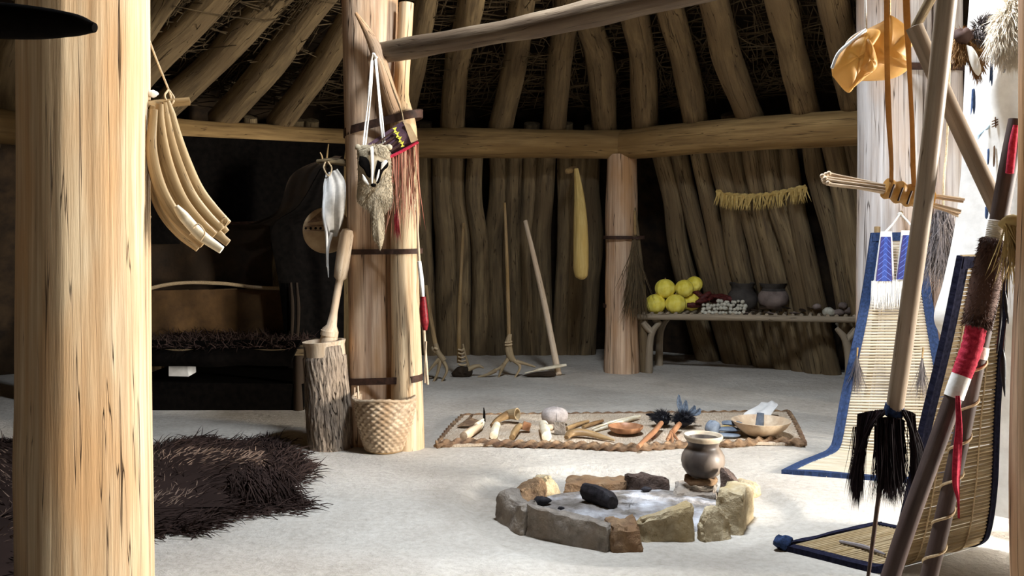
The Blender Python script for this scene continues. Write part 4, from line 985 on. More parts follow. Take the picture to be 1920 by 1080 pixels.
# c, d
o = MB().tube([FM(926, 824, .028), FM(928, 815, .03), FM(932, 806, .034)], [.028, .03, .026], 16, 10, .05).build('bone_tool', M['bone']); tag(o, 'short pale bone handle lying below the elbow-shaped antler tool', 'handle')
t_ = thing('horn_scraper', 'small bent horn scraper with dark square end, near the mat front edge', 'tool', FM(975, 818))
MB().tube([FM(960, 825, .018), FM(966, 818, .035), FM(973, 811, .042), FM(984, 810, .04)], [.020, .024, .022, .022], 14, 14, .05).build('handle', M['horn'], t_)
MB().box(FM(987, 810, .04), (.055, .05, .055), Matrix.Rotation(.3, 3, 'Y'), .004).build('tip', M['bowl_dark'], t_)
# e: grooved stone maul, f: hafted stone blade
o = MB().blob(FM(1040, 797, .068), (.098, .075, .066), 36, 22, .015, 3, square=.12).tube([FM(1040, 797, .068)+V(.012+.001*math.sin(a), math.cos(a)*.0755, math.sin(a)*.0665) for a in np.linspace(0, 6.283, 24)], .003, 6).build('stone_maul', M['stone_hammer'], angle=80); tag(o, 'rounded grooved grey stone maul head at the back of the mat', 'tool')
t_ = thing('hafted_blade', 'stubby wooden haft with square grey stone blade in front of the stone maul', 'tool', FM(1030, 820))
MB().tube([FM(1025, 829, .038), FM(1022, 818, .038), FM(1019, 806, .038)], [.034, .034, .032], 20, 10, .02).build('haft', M['bone'], t_)
MB().tube([FM(1024, 815, .045), FM(1036, 813, .045)], [.024, .024], 14, 6).build('arm', M['pale_wood'], t_)
MB().box(FM(1050, 814, .048), (.075, .03, .088), Matrix.Rotation(-.1, 3, 'Z'), .005).build('blade', M['stone_grey'], t_)
# sticks
for a, b, r, mt, lab in (((1062, 808), (1103, 794), .017, 'horn', 'thick brown stick right of the stone maul'), ((1093, 805), (1130, 793), .016, 'horn', 'second brown stick crossing behind the bone flesher')):
    o = MB().tube([FM(*a, r), FM((a[0]+b[0])/2, (a[1]+b[1])/2, r*1.2), FM(*b, r)], [r*.9, r, r*.7], 12, 14, .06).build('stick', M[mt]); tag(o, lab, 'stick')
o = MB().tube([FM(1114, 811, .012), FM(1150, 801, .018), FM(1199, 786, .022)], [.008, .016, .012], 12, 14, .05).build('bone_flesher', M['bone']); tag(o, 'long pale bone stick slanting behind the brown wooden bowl', 'stick')
o = MB().tube([FM(1110, 808, .014), FM(1150, 796, .02), FM(1192, 787, .022)], [.006, .011, .012], 12, 14, .05).build('bone_flesher', M['bone']); tag(o, 'thinner bone stick lying against the long pale one', 'stick')
sp = thing('horn_spoon', 'long green-brown horn spoon lying near the front edge of the mat', 'spoon', FM(1105, 826))
MB().tube([FM(1062, 826, .02), FM(1070, 822, .035), FM(1085, 821, .04), FM(1105, 822, .035), FM(1130, 825, .02), FM(1152, 828, .010)], [.018, .032, .034, .028, .02, .008], 18, 24, .04, ell=(1, .7)).build('horn', M['horn'], sp)
# bowls
bwl = FM(1173, 813); 
o = MB().lathe([(.01, .002), (.06, .004), (.10, .018), (.118, .042), (.122, .055), (.116, .056), (.10, .032), (.05, .016), (.01, .014)], bwl, 48, disp=lambda th, h, i: 1+.03*np.cos(2*th)).build('wooden_bowl', M['bowl_dark'], origin=bwl); tag(o, 'shallow brown wooden bowl in the middle of the mat', 'bowl')
bwl = FM(1427, 818)
b2 = thing('wooden_bowl', 'large pale wooden bowl at the right end of the mat', 'bowl', bwl)
MB().lathe([(.01, .0), (.08, .002), (.13, .03), (.17, .065), (.197, .10), (.203, .113), (.196, .114), (.16, .08), (.11, .04), (.05, .02), (.01, .018)], bwl, 64).build('body', M['bowl'], b2)
o = MB().tube([bwl+V(-.01, .02, .03), bwl+V(.0, .03, .10), bwl+V(.005, .035, .155)], [.030, .028, .024], 16, 10, .03).build('grinding_stone', M['slate']); tag(o, 'pale upright grinder standing in the large wooden bowl', 'grinder')
o = MB().sheet([(FM(1392, 803, .02), FM(1440, 806, .02)), (FM(1395, 792, .055), FM(1446, 795, .07)), (FM(1420, 784, .09), FM(1458, 787, .10)), (FM(1428, 779, .10), FM(1457, 781, .11))], 12, 12, .008, 1.2, .006, 2).build('rawhide_piece', M['hide_white']); tag(o, 'folded white rawhide piece behind the large wooden bowl', 'hide')
o = MB().tube([FM(1350, 805, .012), FM(1385, 797, .02), FM(1420, 788, .03)], [.008, .014, .016], 10, 10, .1).build('husk_roll', M['husk']); tag(o, 'green-tan husk roll behind the large wooden bowl', 'roll')
# grey tablets
for k, (x, y, h, L, lab) in enumerate(((1362, 820, .016, .20, 'bottom blue-grey stone blade stacked beside the pot'), (1366, 818, .048, .17, 'middle blue-grey stone blade stacked beside the pot'), (1372, 814, .078, .15, 'top blue-grey stone blade stacked beside the pot'))):
    c = FM(x, y, h); o = MB().pillow([c+V(-L/2, -.03, 0), c+V(-L/2+.02, .05, 0), c+V(L/2-.05, .05, 0), c+V(L/2, .0, 0), c+V(L/2-.05, -.05, 0)], .015, .015, 5, 32, .05, k).build('stone_tablet', M['slate']); tag(o, lab, 'stone', 'stacked stone blades')
o = MB().blob(FM(1336, 818, .055), (.055, .045, .055), 22, 14, .05, 4).build('cobble', M['slate']); tag(o, 'round blue-grey cobble just behind the clay pot rim', 'stone')
# feather fans
def fan(lab, hnd, tuftc, r, plume, seed):
    g = thing('feather_brush', lab, 'brush', FM(*hnd[0]))
    MB().tube([FM(x, y, .02+.012*i) for i, (x, y) in enumerate(hnd)], [.014, .018, .020, .018], 14, 16, .05).build('handle', M['bowl_dark'], g)
    c = FM(*tuftc, .06); MB().blob(c, (r, r*.9, r*.8), 22, 14, .1, seed).build('tuft', M['feather_black'], g)
    B, Dr, L = [], [], []
    for _ in range(1000):
        d = unit(RNG.normal(size=3)); d[2] = abs(d[2])*.8-.1; B.append(c+d*r*.75); Dr.append(d+V(*plume)*.7); L.append(random.uniform(.03, .07))
    o_ = MB().strands(B, Dr, L, .0018, .3, .3).build('down', M['feather_black'], g); o_['kind'] = 'stuff'
    return g, c
g1, c1 = fan('black feather brush with brown handle pointing to the mat front, left one', [(1196, 844), (1212, 832), (1228, 820), (1240, 808)], (1241, 801), .055, (-.6, .3, .1), 1)
MB().sheet([(c1+V(-.02, .0, .02), c1+V(.0, .01, -.02)), (c1+V(-.08, .02, .035), c1+V(-.05, .02, .0)), (c1+V(-.115, .03, .03), c1+V(-.11, .03, .024))], 4, 8, thick=.006).build('feather', M['feather_black'], g1)
for k in range(3): MB().tube([FM(1222+k*2, 826-k*2, .045), FM(1214+k*7, 828-k*3, .012)], .005, 6, 5).build('thong', M['darkred'], g1)
g2, c2 = fan('black feather brush with upright blue-grey plume, right one beside the pot', [(1252, 830), (1258, 824), (1266, 816), (1274, 810)], (1281, 803), .062, (.2, .2, .1), 2)
for dx, dz, tp in ((-.02, .15, .0), (.02, .11, .05), (.10, .05, .12), (.07, .07, .09)):
    MB().sheet([(c2+V(-.012+dx*.3, .02, .02), c2+V(.012+dx*.3, .02, .02)), (c2+V(dx-.022, .03, dz*.6+.02), c2+V(dx+.022, .03, dz*.6)), (c2+V(dx*1.3-.005, .04, dz+.03), c2+V(dx*1.3+.008, .04, dz+.02))], 5, 10, .004, 1, .004, 3).build('plume', M['feather_blue'], g2)
for _ in range(3): MB().tube([FM(1258, 822, .05), FM(1252+_*9, 830, .02), FM(1250+_*11, 834, .006)], .009, 8, 8).build('thong', M['bowl_dark'], g2)

# ------------------------------------------------------------------ rakes and digging tools at the back
def tines(mb, lst, d, r0, r1):
    for pts in lst:
        q = [(P(x, y, d) if F(x, y)[1] > d or y < 690 else P(x, y, d)) for x, y in pts]
        mb.tube(q, [r0, (r0+r1)/2, r1], 10, 12, .06)
    return mb
DR = 9.15
r1_ = thing('antler_rake', 'pale antler rake leaning just right of the wrapped stem', 'rake', P(820, 715, DR))
MB().tube(PX([(798, 535), (808, 600), (816, 645), (820, 662)], DR), [.018, .022, .024, .026], 12, 16, .04).build('shaft', M['stick'], r1_)
tines(MB(), [[(816, 644), (821, 660), (832, 676)]], DR, .026, .03).build('beam', M['antler'], r1_)
for q in ([(826, 670), (812, 686), (801, 699)], [(826, 672), (820, 700), (808, 724)], [(830, 674), (838, 694), (828, 716)], [(818, 660), (812, 655), (810, 650)]): tines(MB(), [q], DR, .022, .008).build('tine', M['antler'], r1_)
MB().tube([P(814, 652, DR-.03), P(821, 655, DR-.03)], .012, 8, 4).build('binding', M['cord'], r1_)
DH = 9.45
r2_ = thing('bone_hoe', 'long-handled hoe with dark shoulder-blade head and laced neck against the poles', 'hoe', P(870, 705, DH))
MB().tube(PX([(869, 418), (864, 520), (861, 600), (861, 680)], DH+.0), [.016, .019, .021, .022], 12, 20, .04).build('shaft', M['stick'], r2_)
MB().tube(PX([(868, 645), (873, 668), (879, 690)], DH-.02), [.008, .012, .018], 10, 10).build('neck', M['antler'], r2_)
for k in range(5): MB().tube(PX([(859, 655+k*7), (867, 657+k*7), (869+k*1.6, 653+k*7.5)], DH-.035), .009, 8, 6).build('lacing', M['cord'], r2_)
MB().pillow(PX([(846, 700), (858, 688), (872, 687), (885, 690), (884, 704), (868, 712), (852, 712)], DH-.02), .05, .04, 6, 36, .12, 5).build('blade', M['hide_dark'], r2_)
MB().tube(PX([(876, 694), (888, 688), (898, 686), (907, 690)], DH-.03), [.026, .024, .018, .008], 12, 14, .05).build('horn_tip', M['antler'], r2_)
DK = 9.4
r3_ = thing('antler_rake', 'antler rake with thin straight handle, middle of the three tools at the wall', 'rake', P(950, 708, DK))
MB().tube(PX([(946, 380), (950, 480), (953, 580), (954, 632)], DK), [.013, .017, .02, .02], 12, 20, .03).build('shaft', M['stick'], r3_)
MB().tube(PX([(956, 626), (953, 645), (956, 665), (962, 676)], DK), [.022, .034, .034, .028], 14, 14, .1).build('beam', M['antler'], r3_)
for q in ([(956, 668), (940, 688), (914, 701)], [(946, 682), (940, 694), (934, 709)], [(962, 674), (975, 688), (964, 710)], [(968, 678), (984, 682), (1004, 688)], [(930, 694), (915, 702), (896, 707)]): tines(MB(), [q], DK, .022, .008).build('tine', M['antler'], r3_)
for y in (641, 646): MB().tube([P(947, y+1, DK-.035), P(954, y+1, DK-.045), P(960, y-1, DK-.035)], .009, 8, 6).build('binding', M['cord'], r3_)
r4_ = thing('digging_hoe', 'thick straight handle leaning right with its pale bone blade on the floor', 'hoe', P(1046, 702, 9.5))
MB().tube([P(985, 414, 10.05), P(1003, 490, 9.9), P(1022, 575, 9.75), P(1047, 703, 9.5)], [.022, .027, .03, .034], 14, 20, .04).build('shaft', M['pale_wood'], r4_)
MB().tube([P(984, 700, 9.45), P(1012, 693, 9.45), P(1040, 688, 9.45), P(1062, 684, 9.45)], [.012, .028, .03, .02], 12, 16, .08, ell=(1.2, .6)).build('blade', M['bone'], r4_)
MB().pillow(PX([(978, 704), (1004, 698), (1036, 696), (1040, 706), (1000, 707)], 9.4), .04, .03, 5, 28, .1).build('scoop', M['hide_dark'], r4_)
# husk bag hanging on a pole
hb_ = thing('husk_bag', 'long yellow woven husk bag hanging from a peg on the wall poles', 'bag', P(1090, 525, 9.72))
MB().tube([P(1078, 318, 9.95), P(1070, 319, 9.74), P(1064, 321, 9.64)], [.035, .035, .028], 12, 8, .05).build('peg', M['beam'], hb_)
MB().tube(PX([(1080, 316), (1083, 340), (1086, 370), (1088, 410), (1089, 460), (1089, 500), (1090, 518), (1090, 524)], 9.72), [.022, .035, .052, .068, .078, .078, .062, .02], 28, 36, .02, 3, bump=lambda th, s_: .07*np.sin(9*th+.6*math.sin(s_*4))*max(0, 1-s_*.9)).build('bag', M['husk'], hb_)

# twig broom tied to the corner post
br_ = thing('twig_broom', 'twig broom hanging head down on the right side of the corner post', 'broom', P(1192, 600, 9.55))
MB().tube(PX([(1190, 395), (1191, 450), (1191, 500)], 9.55), [.012, .016, .018], 10, 10).build('handle', M['stick'], br_)
MB().tube(PX([(1186, 447), (1191, 446), (1197, 448)], 9.52), .014, 8, 5).build('tie', M['strap'], br_)
MB().strands([P(1191+random.uniform(-5, 5), 440+random.uniform(0, 60), 9.54+random.uniform(-.03, .03)) for _ in range(150)], [V(random.gauss(0, .13), random.gauss(0, .05), -1) for _ in range(150)], .62, .006, 0, .12, 4).build('bristles', M['twig'], br_)

# ------------------------------------------------------------------ low bench and the harvest on it
SL = V(1.33, 9.68, .565); SR = V(3.22, 9.02, .60); bu = unit(SR-SL); bnrm = unit(V(-bu[1], bu[0], 0)); 
be = thing('low_bench', 'low pole bench on forked legs under the leaning wall poles', 'bench', V(2.2, 9.5, 0))
MB().tube([SL-bu*.06, (SL+SR)/2+V(0, 0, .005), SR+bu*.05], [.030, .031, .029], 14, 20, .03).build('rail', M['bench'], be)
MB().tube([SL+bnrm*.55-bu*.06, SR+bnrm*.55], .03, 12, 12, .03).build('rail', M['bench'], be)
for k in range(26):
    p = SL+(SR-SL)*(k/25)+V(0, 0, .03); MB().tube([p-bnrm*.01, p+bnrm*.57], [.02, .018], 8, 6, .05).build('slat', M['bench'], be)
for nm, s_, rr in (('leg', SL, 1), ('leg', SR, -1), ('leg', SL+bnrm*.55, 1), ('leg', SR+bnrm*.55, -1)):
    MB().tube([V(s_[0]+.05*rr, s_[1]-.0, -.02), V(s_[0]+.06*rr, s_[1], .28), V(s_[0]+.09*rr, s_[1], .42), V(s_[0]+.17*rr, s_[1], .52)], [.040, .036, .034, .022], 14, 18, .06).tube([V(s_[0]+.085*rr, s_[1], .40), V(s_[0]+.03*rr, s_[1], .46), V(s_[0]-.01*rr, s_[1], .51)], [.03, .035, .03], 12, 10, .06).build(nm, M['bench'], be)
MB().tube([SR+bu*.06+V(0, 0, -.62), SR+bu*.05+V(0, 0, 0), SR+bu*.03+V(0, 0, .42)], [.035, .035, .034], 14, 14, .05).build('side_post', M['bench'], be)
def SP(px, py, back):                                   # point above the shelf, back metres behind the front rail
    k = (px-CX)/FPX; a = SL+bnrm*back; den = bu[0]-k*bu[1]; t = (k*a[1]-a[0])/den; q = a+bu*t
    return V(q[0], q[1], EYE-(py-HZ)/FPX*q[1])
def make_squash(name, r, c, label):
    g = thing(name, label, 'squash', c, 'yellow squashes on the bench')
    MB().blob(c, (r, r, r*.95), 40, 20, .0, 3, 10, .035).build('flesh', M['squash'], g)
    MB().tube([c+V(0, 0, r*.86), c+V(.004, 0, r*1.06)], [.010, .007], 8, 4).build('stem', M['horn'], g)
    return g
sqd = [(1229, 570, .10, .105, 'front left yellow squash at the left end of the bench'), (1267, 570, .10, .103, 'front right yellow squash, lower row on the bench'), (1247, 541, .14, .102, 'yellow squash stacked on top of the front pair'),
       (1283, 541, .22, .093, 'yellow squash in the upper row, middle one'), (1302, 533, .34, .085, 'yellow squash at the back of the pile, furthest right'), (1296, 566, .30, .095, 'yellow squash half hidden under the back of the pile')]
for i, (x, y, b_, r, lab) in enumerate(sqd):
    g = make_squash('yellow_squash', r, SP(x, y, b_), lab)
    g.rotation_euler = (0, 0, 0)
# dark red ears, bulbs, pots, strips, shells
ear = None; rs = np.random.default_rng(31)
ers = [(1300+i*8.0+rs.uniform(-3, 3), 572-abs(math.sin(i*1.3))*16-(5 if i % 2 else 0), .22+rs.uniform(0, .16)) for i in range(9)]
for i, (x, y, b_) in enumerate(ers):
    c = SP(x, y, b_); lab = 'dark red dried corn ear in the heap between the squashes and the black pot'
    if ear is None:
        ear = MB().tube([c+V(-.075, 0, 0), c+V(-.03, 0, 0), c+V(.03, 0, 0), c+V(.08, 0, 0)], [.022, .032, .028, .012], 16, 20, .0, 3, bump=lambda th, s_: .08*np.sin(8*th)*np.sign(math.sin(s_*260))).build('corn_ear', M['cornred'], origin=c); tag(ear, lab, 'corn', 'dark red corn ears')
    else: clone(ear, c, lab, rot=(rs.uniform(-.3, .3), rs.uniform(-.5, .5), rs.uniform(0, 6)))
bulb = None; k = 0
for row in range(4):
    for i in range(13):
        x = 1318+i*6.2+rs.uniform(-2, 2)+row*1.5; y = 586-row*6.6+rs.uniform(-1.5, 1.5)
        if x > 1398 or (row == 3 and i < 4): continue
        c = SP(x, y, .03+row*.045); lab = 'small dull white round bulb in the pile in front of the black pot'; r = rs.uniform(.016, .024)
        if bulb is None:
            bulb = MB().blob(c, .02, 14, 9, .04, 2).build('white_bulb', M['bulb'], origin=c); tag(bulb, lab, 'bulb', 'white bulbs on the bench')
        else: clone(bulb, c, lab, rs.uniform(0, 6), r/.02)
pc1 = SP(1392, 585, .34)
o = MB().lathe([(.02, 0), (.09, .01), (.145, .07), (.155, .13), (.135, .19), (.11, .22), (.108, .25), (.125, .28), (.128, .295), (.115, .295), (.10, .26), (.09, .2), (.02, .1)], pc1, 40, disp=lambda th, h, i: 1+.02*np.sin(3*th)).build('clay_jar', M['clay_dark'], origin=pc1); tag(o, 'dull black jar at the back of the bench, left one', 'jar')
pc2 = SP(1450, 580, .30)
jr = thing('clay_jar', 'pale-bellied jar with peaked dark rim on the bench, right of the black jar', 'jar', pc2)
MB().lathe([(.02, 0), (.09, .01), (.142, .06), (.152, .11), (.142, .155), (.118, .185)], pc2, 40, close=False).build('belly', M['clay_pale'], jr)
MB().lathe([(.118, .185), (.108, .21), (.122, .24), (.135, .262), (.12, .258), (.10, .21), (.02, .15)], pc2, 40, disp=lambda th, h, i: 1+(.12*np.maximum(0, np.cos(4*th-.6))**6 if h > .23 else 0), close=False).build('rim', M['clay_dark'], jr)
for i in range(9):
    x = 1400+i*15; c = SP(x, 587-(i % 3)*5, .06+(i % 3)*.07); L = .07
    a = rs.uniform(0, 3.1); d = V(math.cos(a), math.sin(a), rs.uniform(-.1, .2))*L; e = V(-math.sin(a), math.cos(a), .15)*.03
    o = MB().pillow([c-d, c-d*.4+e, c+d*.5+e*1.2, c+d, c+d*.3-e, c-d*.5-e], .010, .006, 4, 24, .2, i).build('dried_strip', M['hide_dark'] if i % 3 else M['clay_pale']); tag(o, f'shrivelled dried strip on the bench front, {ORD[i]} to the right of the white bulbs', 'food', 'dried strips on the bench')
for i, (x, y, r, lab) in enumerate(((1554, 585, .052, 'pale rounded lump on the bench, left of the right-end group'), (1532, 575, .035, 'small grey lump behind the pale lump on the bench'), (1573, 586, .038, 'low pinkish lump at the bench end'), (1588, 581, .048, 'larger pinkish lump at the bench end'), (1580, 573, .036, 'grey lump at the back of the bench end'))):
    o = MB().blob(SP(x, y, .05+.06*(i % 2)), (r*1.2, r, r*.85), 22, 12, .06, i).build('dried_root', M['bulb' if i == 0 else 'clay_pale']); tag(o, lab, 'root', 'lumps at the right end of the bench')
# braided fringe on the wall
fr_ = thing('braided_string', 'braided string of dry husks with hanging fringe on the leaning wall poles', 'garland', P(1390, 375, 9.2))
sp_ = [wall_pt(1306, 1.83, -.16), wall_pt(1330, 1.78, -.16), wall_pt(1380, 1.77, -.16), wall_pt(1430, 1.80, -.16), wall_pt(1476, 1.84, -.16)]
MB().tube(sp_, .022, 10, 90, .1, 2, bump=br(0)).build('braid', M['husk'], fr_)
B, Dr = [], []
SPT = smooth(sp_, 200)
for q in SPT:
    if random.random() < .6: B.append(q+V(random.gauss(0, .01), -.02, 0)); Dr.append(V(random.gauss(0, .22), 0, -1))
MB().strands(B, Dr, .15, .010, 0, .2, 3).build('fringe', M['husk'], fr_)

# ------------------------------------------------------------------ right foreground: willow-rod backrests
def rod_mat(rows, pitch, r, seed=1):
    """rods lying across a run of (left, right) points; returns the mesh and the dense rows"""
    L = np.array(smooth([a for a, b in rows], 400)); R = np.array(smooth([b for a, b in rows], 400))
    C = (L+R)/2; s_ = np.concatenate([[0], np.cumsum(np.linalg.norm(np.diff(C, axis=0), axis=1))])
    m = MB(); ks = np.arange(pitch*.7, s_[-1], pitch); rs_ = np.random.default_rng(seed)
    def at(q): return V(*[np.interp(q, s_, L[:, i]) for i in range(3)]), V(*[np.interp(q, s_, R[:, i]) for i in range(3)])
    for q in ks:
        a, b = at(q); rr = r*rs_.uniform(.82, 1.1); bow = V(rs_.normal(0, .002), rs_.normal(0, .002), rs_.normal(0, .001))
        m.tube([a, (a+b)/2+bow, b], rr, 6, 5, seed=int(q*1e4))
    return m, at, s_[-1]
def cord_along(at, S, u, r, off, n=120, s0=0.0):
    pts = []
    for q in np.linspace(s0, S, n):
        a, b = at(q); a2, b2 = at(min(S, q+.01)); a1, b1 = at(max(0, q-.01))
        nrm = unit(np.cross(b-a, (a2+b2)-(a1+b1))); p = a+(b-a)*u; pts.append(p+nrm*off)
    return pts
# backrest A, facing us, leaning on the right center post
tA = thing('backrest', 'pale willow-rod backrest with blue cloth edging and beaded white panel, facing the hearth', 'backrest', F(1640, 880), 'willow backrests')
rowsA = [(F(1470, 889), F(1742, 909)), (F(1505, 872), F(1762, 893)), (F(1540, 858, .006), F(1782, 880, .006)), (P(1556, 849, 6.26), P(1792, 868, 6.02)), (P(1566, 826, 6.29), P(1790, 840, 6.06)), (P(1580, 750, 6.34), P(1778, 752, 6.16)), (P(1593, 690, 6.37), P(1764, 690, 6.24)), (P(1610, 610, 6.41), P(1750, 610, 6.32)), (P(1624, 530, 6.45), P(1738, 530, 6.39)), (P(1637, 440, 6.49), P(1727, 438, 6.47))]
rowsA = [(a+V(0, 0, .012), b+V(0, 0, .012)) for a, b in rowsA]
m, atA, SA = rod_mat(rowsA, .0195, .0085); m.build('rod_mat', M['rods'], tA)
for u in (.30, .66): MB().tube(cord_along(atA, SA, u, .003, -.010), .0035, 5).build('binding_cord', M['cord'], tA)
def edge_band(at, S, u, w, mat, par, sgn, th=.014, s1=None, name='edge_cloth'):
    rows = []
    for q in np.linspace(0, s1 or S, 44):
        a, b = at(q); d = unit(b-a); p = a if u == 0 else b
        rows.append((p-d*w/2+(d*w*.25*sgn), p+d*w/2+(d*w*.25*sgn)))
    return MB().sheet(rows, 6, 120, .002, 2, th+.012, 4).build(name, mat, par)
edge_band(atA, SA, 0, .062, M['bluecloth'], tA, 1); edge_band(atA, SA, 1, .062, M['bluecloth'], tA, -1)
a, b = atA(SA-.002); a2, b2 = atA(SA-.06); MB().sheet([(a, b), (a2, b2)], 12, 6, .002, 2, .03).build('edge_cloth', M['bluecloth'], tA)
a, b = atA(.0); a2, b2 = atA(.045); MB().sheet([(a, b), (a2, b2)], 20, 6, .002, 2, .03).build('edge_cloth', M['bluecloth'], tA)
tl, tr = atA(SA)
for x0, x1 in ((1655, 1687), (1716, 1690)): MB().tube([P(x0, 440, 6.44), P((x0+x1)/2+3, 420, 6.52), P(x1, 402, 6.62)], .007, 8, 10).build('hanging_loop', M['cordw'], tA)
MB().blob(P(1688, 402, 6.62), (.02, .02, .016), 12, 8, .1).build('knot', M['cordw'], tA)
MB().tube([P(1688, 402, 6.62), P(1690, 398, 6.69)], .012, 8, 4).build('peg', M['stick'], tA)
for x, w_ in ((1645, .02), (1715, .02)): MB().tube([P(x, 425, 6.54), P(x+(x-1690)*.15, 640, 6.50), P(x+(x-1690)*.9, 873, 6.60)], .02, 10, 10).build('support_pole', M['stick'], tA)
# beaded panel with white fringe
bpn = thing('beaded_panel', 'white hide panel with two blue beaded strips and white fringe on the pale backrest', 'panel', P(1675, 583, 6.36))
dq = 6.365
def trap(l0, r0, l1, r1, y0, y1, d, th, mat, name, nuv=False): return MB().sheet([(P(l0, y0, d+.02), P(r0, y0, d+.02)), (P((l0+l1)/2, (y0+y1)/2, d), P((r0+r1)/2, (y0+y1)/2, d)), (P(l1, y1, d-.01), P(r1, y1, d-.01))], 8, 14, thick=th, norm_uv=nuv).build(name, mat, bpn)
trap(1651, 1672, 1638, 1677, 434, 531, dq, .006, M['hide_white'], 'backing'); trap(1690, 1716, 1679, 1720, 432, 531, dq, .006, M['hide_white'], 'backing')
trap(1652, 1670, 1642, 1673, 444, 527, dq-.016, .006, M['bead_blue'], 'beaded_strip', True); trap(1693, 1712, 1681, 1714, 441, 524, dq-.016, .006, M['bead_blue'], 'beaded_strip', True)
B = [P(1635+i*.55, 527+random.uniform(-2, 2), dq-.012-random.uniform(0, .008)) for i in range(156)]
MB().strands(B, [V(random.gauss(-.02, .03), -.06, -1) for _ in B], [random.uniform(.185, .205) for _ in B], .0042, 0, .03, 3).build('fringe', M['hide_white'], bpn)
for nm, pts, lab in (('hair_tassel', [(1608, 652), (1607, 668)], 'thin grey hair tassel hanging on the left edge of the pale backrest'), ('hair_tassel', [(1731, 652), (1729, 672)], 'thin grey hair tassel hanging on the right edge of the pale backrest')):
    dz = 6.33 if pts[0][0] < 1700 else 6.17
    g = thing(nm, lab, 'tassel', P(*pts[1], dz), 'backrest hair tassels')
    MB().tube([P(*pts[0], dz+.03), P(*pts[1], dz)], [.006, .005], 8, 5).build('quill_wrap', M['stick'], g)
    MB().strands([P(pts[1][0]+random.uniform(-1.5, 1.5), pts[1][1], dz) for _ in range(70)], [V(random.gauss(-.02, .09), random.gauss(-.03, .03), -1) for _ in range(70)], [random.uniform(.16, .33) for _ in range(70)], .0022, 0, .2, 4).build('hair', M['greyhair'], g)

# backrest B, nearer, seen from behind
tB = thing('backrest', 'nearer willow-rod backrest with black cloth edging, seen from behind at the right', 'backrest', V(1.8, 4.2, 0), 'willow backrests')
wd = V(.864, .503, 0)
SEAT = [(V(1.235, 4.43, .012), .66), (V(1.37, 4.31, .012), .66), (V(1.50, 4.185, .012), .66), (V(1.585, 4.115, .022), .66), (V(1.625, 4.085, .09), .65), (V(1.665, 4.045, .32), .60), (V(1.715, 4.0, .66), .50), (V(1.775, 3.945, 1.02), .39), (V(1.825, 3.90, 1.37), .30)]
rowsB = [(p, p+wd*w_) for p, w_ in SEAT]
m, atB, SB = rod_mat(rowsB, .0175, .0078, 2); m.build('rod_mat', M['rods_shaded'], tB)
for u in (.25, .5, .75): MB().tube(cord_along(atB, SB, u, .003, .009), .0035, 5).build('binding_cord', M['cord'], tB)
edge_band(atB, SB, 0, .052, M['blackcloth'], tB, 1, .016); edge_band(atB, SB, 1, .04, M['blackcloth'], tB, -1, .012)
a, b = atB(SB-.002); a2, b2 = atB(SB-.05); MB().sheet([(a, b), (a2, b2)], 12, 6, .002, 2, .03).build('edge_cloth', M['blackcloth'], tB)
a, b = atB(.0); a2, b2 = atB(.03); MB().sheet([(a, b), (a2, b2)], 20, 6, .003, 2, .03).build('edge_cloth', M['blackcloth'], tB)
MB().blob(V(1.245, 4.42, .035), (.045, .03, .03), 16, 10, .15, 4).build('edge_knot', M['bluecloth'], tB)
o = MB().tube([V(1.52, 4.45, .028), V(1.60, 4.37, .03), V(1.66, 4.27, .03)], [.008, .014, .006], 8, 14, .2).build('dark_feather', M['greyhair']); tag(o, 'small dark feather lying on the seat of the nearer backrest', 'feather')

# ------------------------------------------------------------------ lance, staffs and poles at the right
ln_ = thing('lance', 'tall smooth wooden lance, point down, with black horsehair tassels in front of the backrests', 'lance', F(1612, 1200))
L0, L1, L2 = F(1612, 1198), P(1660, 840, 3.44), P(1676, 764, 3.42)
MB().tube([L2+V(0, 0, -.03), P(1700, 610, 3.34), P(1738, 330, 3.18), P(1775, 0, 3.0), P(1790, -140, 2.92)], [.030, .031, .031, .031, .031], 28, 30, .012, 4).build('shaft', M['staffwood'], ln_)
MB().tube([L0, P(1632, 1050, 3.48), L1, L2], [.004, .007, .009, .012], 10, 14).build('point', M['strap'], ln_)
MB().tube([P(1674, 778, 3.42), P(1678, 760, 3.415)], [.034, .033], 20, 4).build('wrap', M['bluecloth'], ln_)
def lock(x, y, sx, n, L, dx): 
    B, Dr = [], []
    for _ in range(n):
        a_ = random.uniform(0, 6.28); B.append(P(x+random.gauss(0, sx), y+random.uniform(-4, 10), 3.41+random.gauss(0, .02))); Dr.append(V(dx+random.gauss(0, .06), random.gauss(-.04, .06), -1))
    return MB().strands(B, Dr, [random.uniform(.75, 1.12)*L for _ in B], .0020, .2, .12, 5).build('horsehair_lock', M['horsehair'], ln_)
def arched(x0, x1, n, L):
    """hair that springs sideways from the shaft and falls"""
    B, Dr = [], []
    for _ in range(n):
        t = random.random(); B.append(P(x0+(x1-x0)*t, 772+8*t*t+random.uniform(-4, 4), 3.41+random.gauss(0, .02))); Dr.append(V((x1-x0)/70*(1-t*.9)+random.gauss(0, .05), random.gauss(-.03, .05), -.25-t))
    return MB().strands(B, Dr, [random.uniform(.8, 1.15)*L for _ in B], .0021, 2.6, .10, 6).build('horsehair_lock', M['horsehair'], ln_)
arched(1660, 1608, 1000, .30); lock(1668, 786, 10, 900, .28, .0); arched(1690, 1716, 800, .25)
MB().strands([P(1604+random.gauss(0, 3), 800, 3.41) for _ in range(14)], [V(random.gauss(-.05, .06), 0, -1) for _ in range(14)], .2, .0015, 0, .2, 5).build('horsehair_lock', M['horsehair'], ln_)

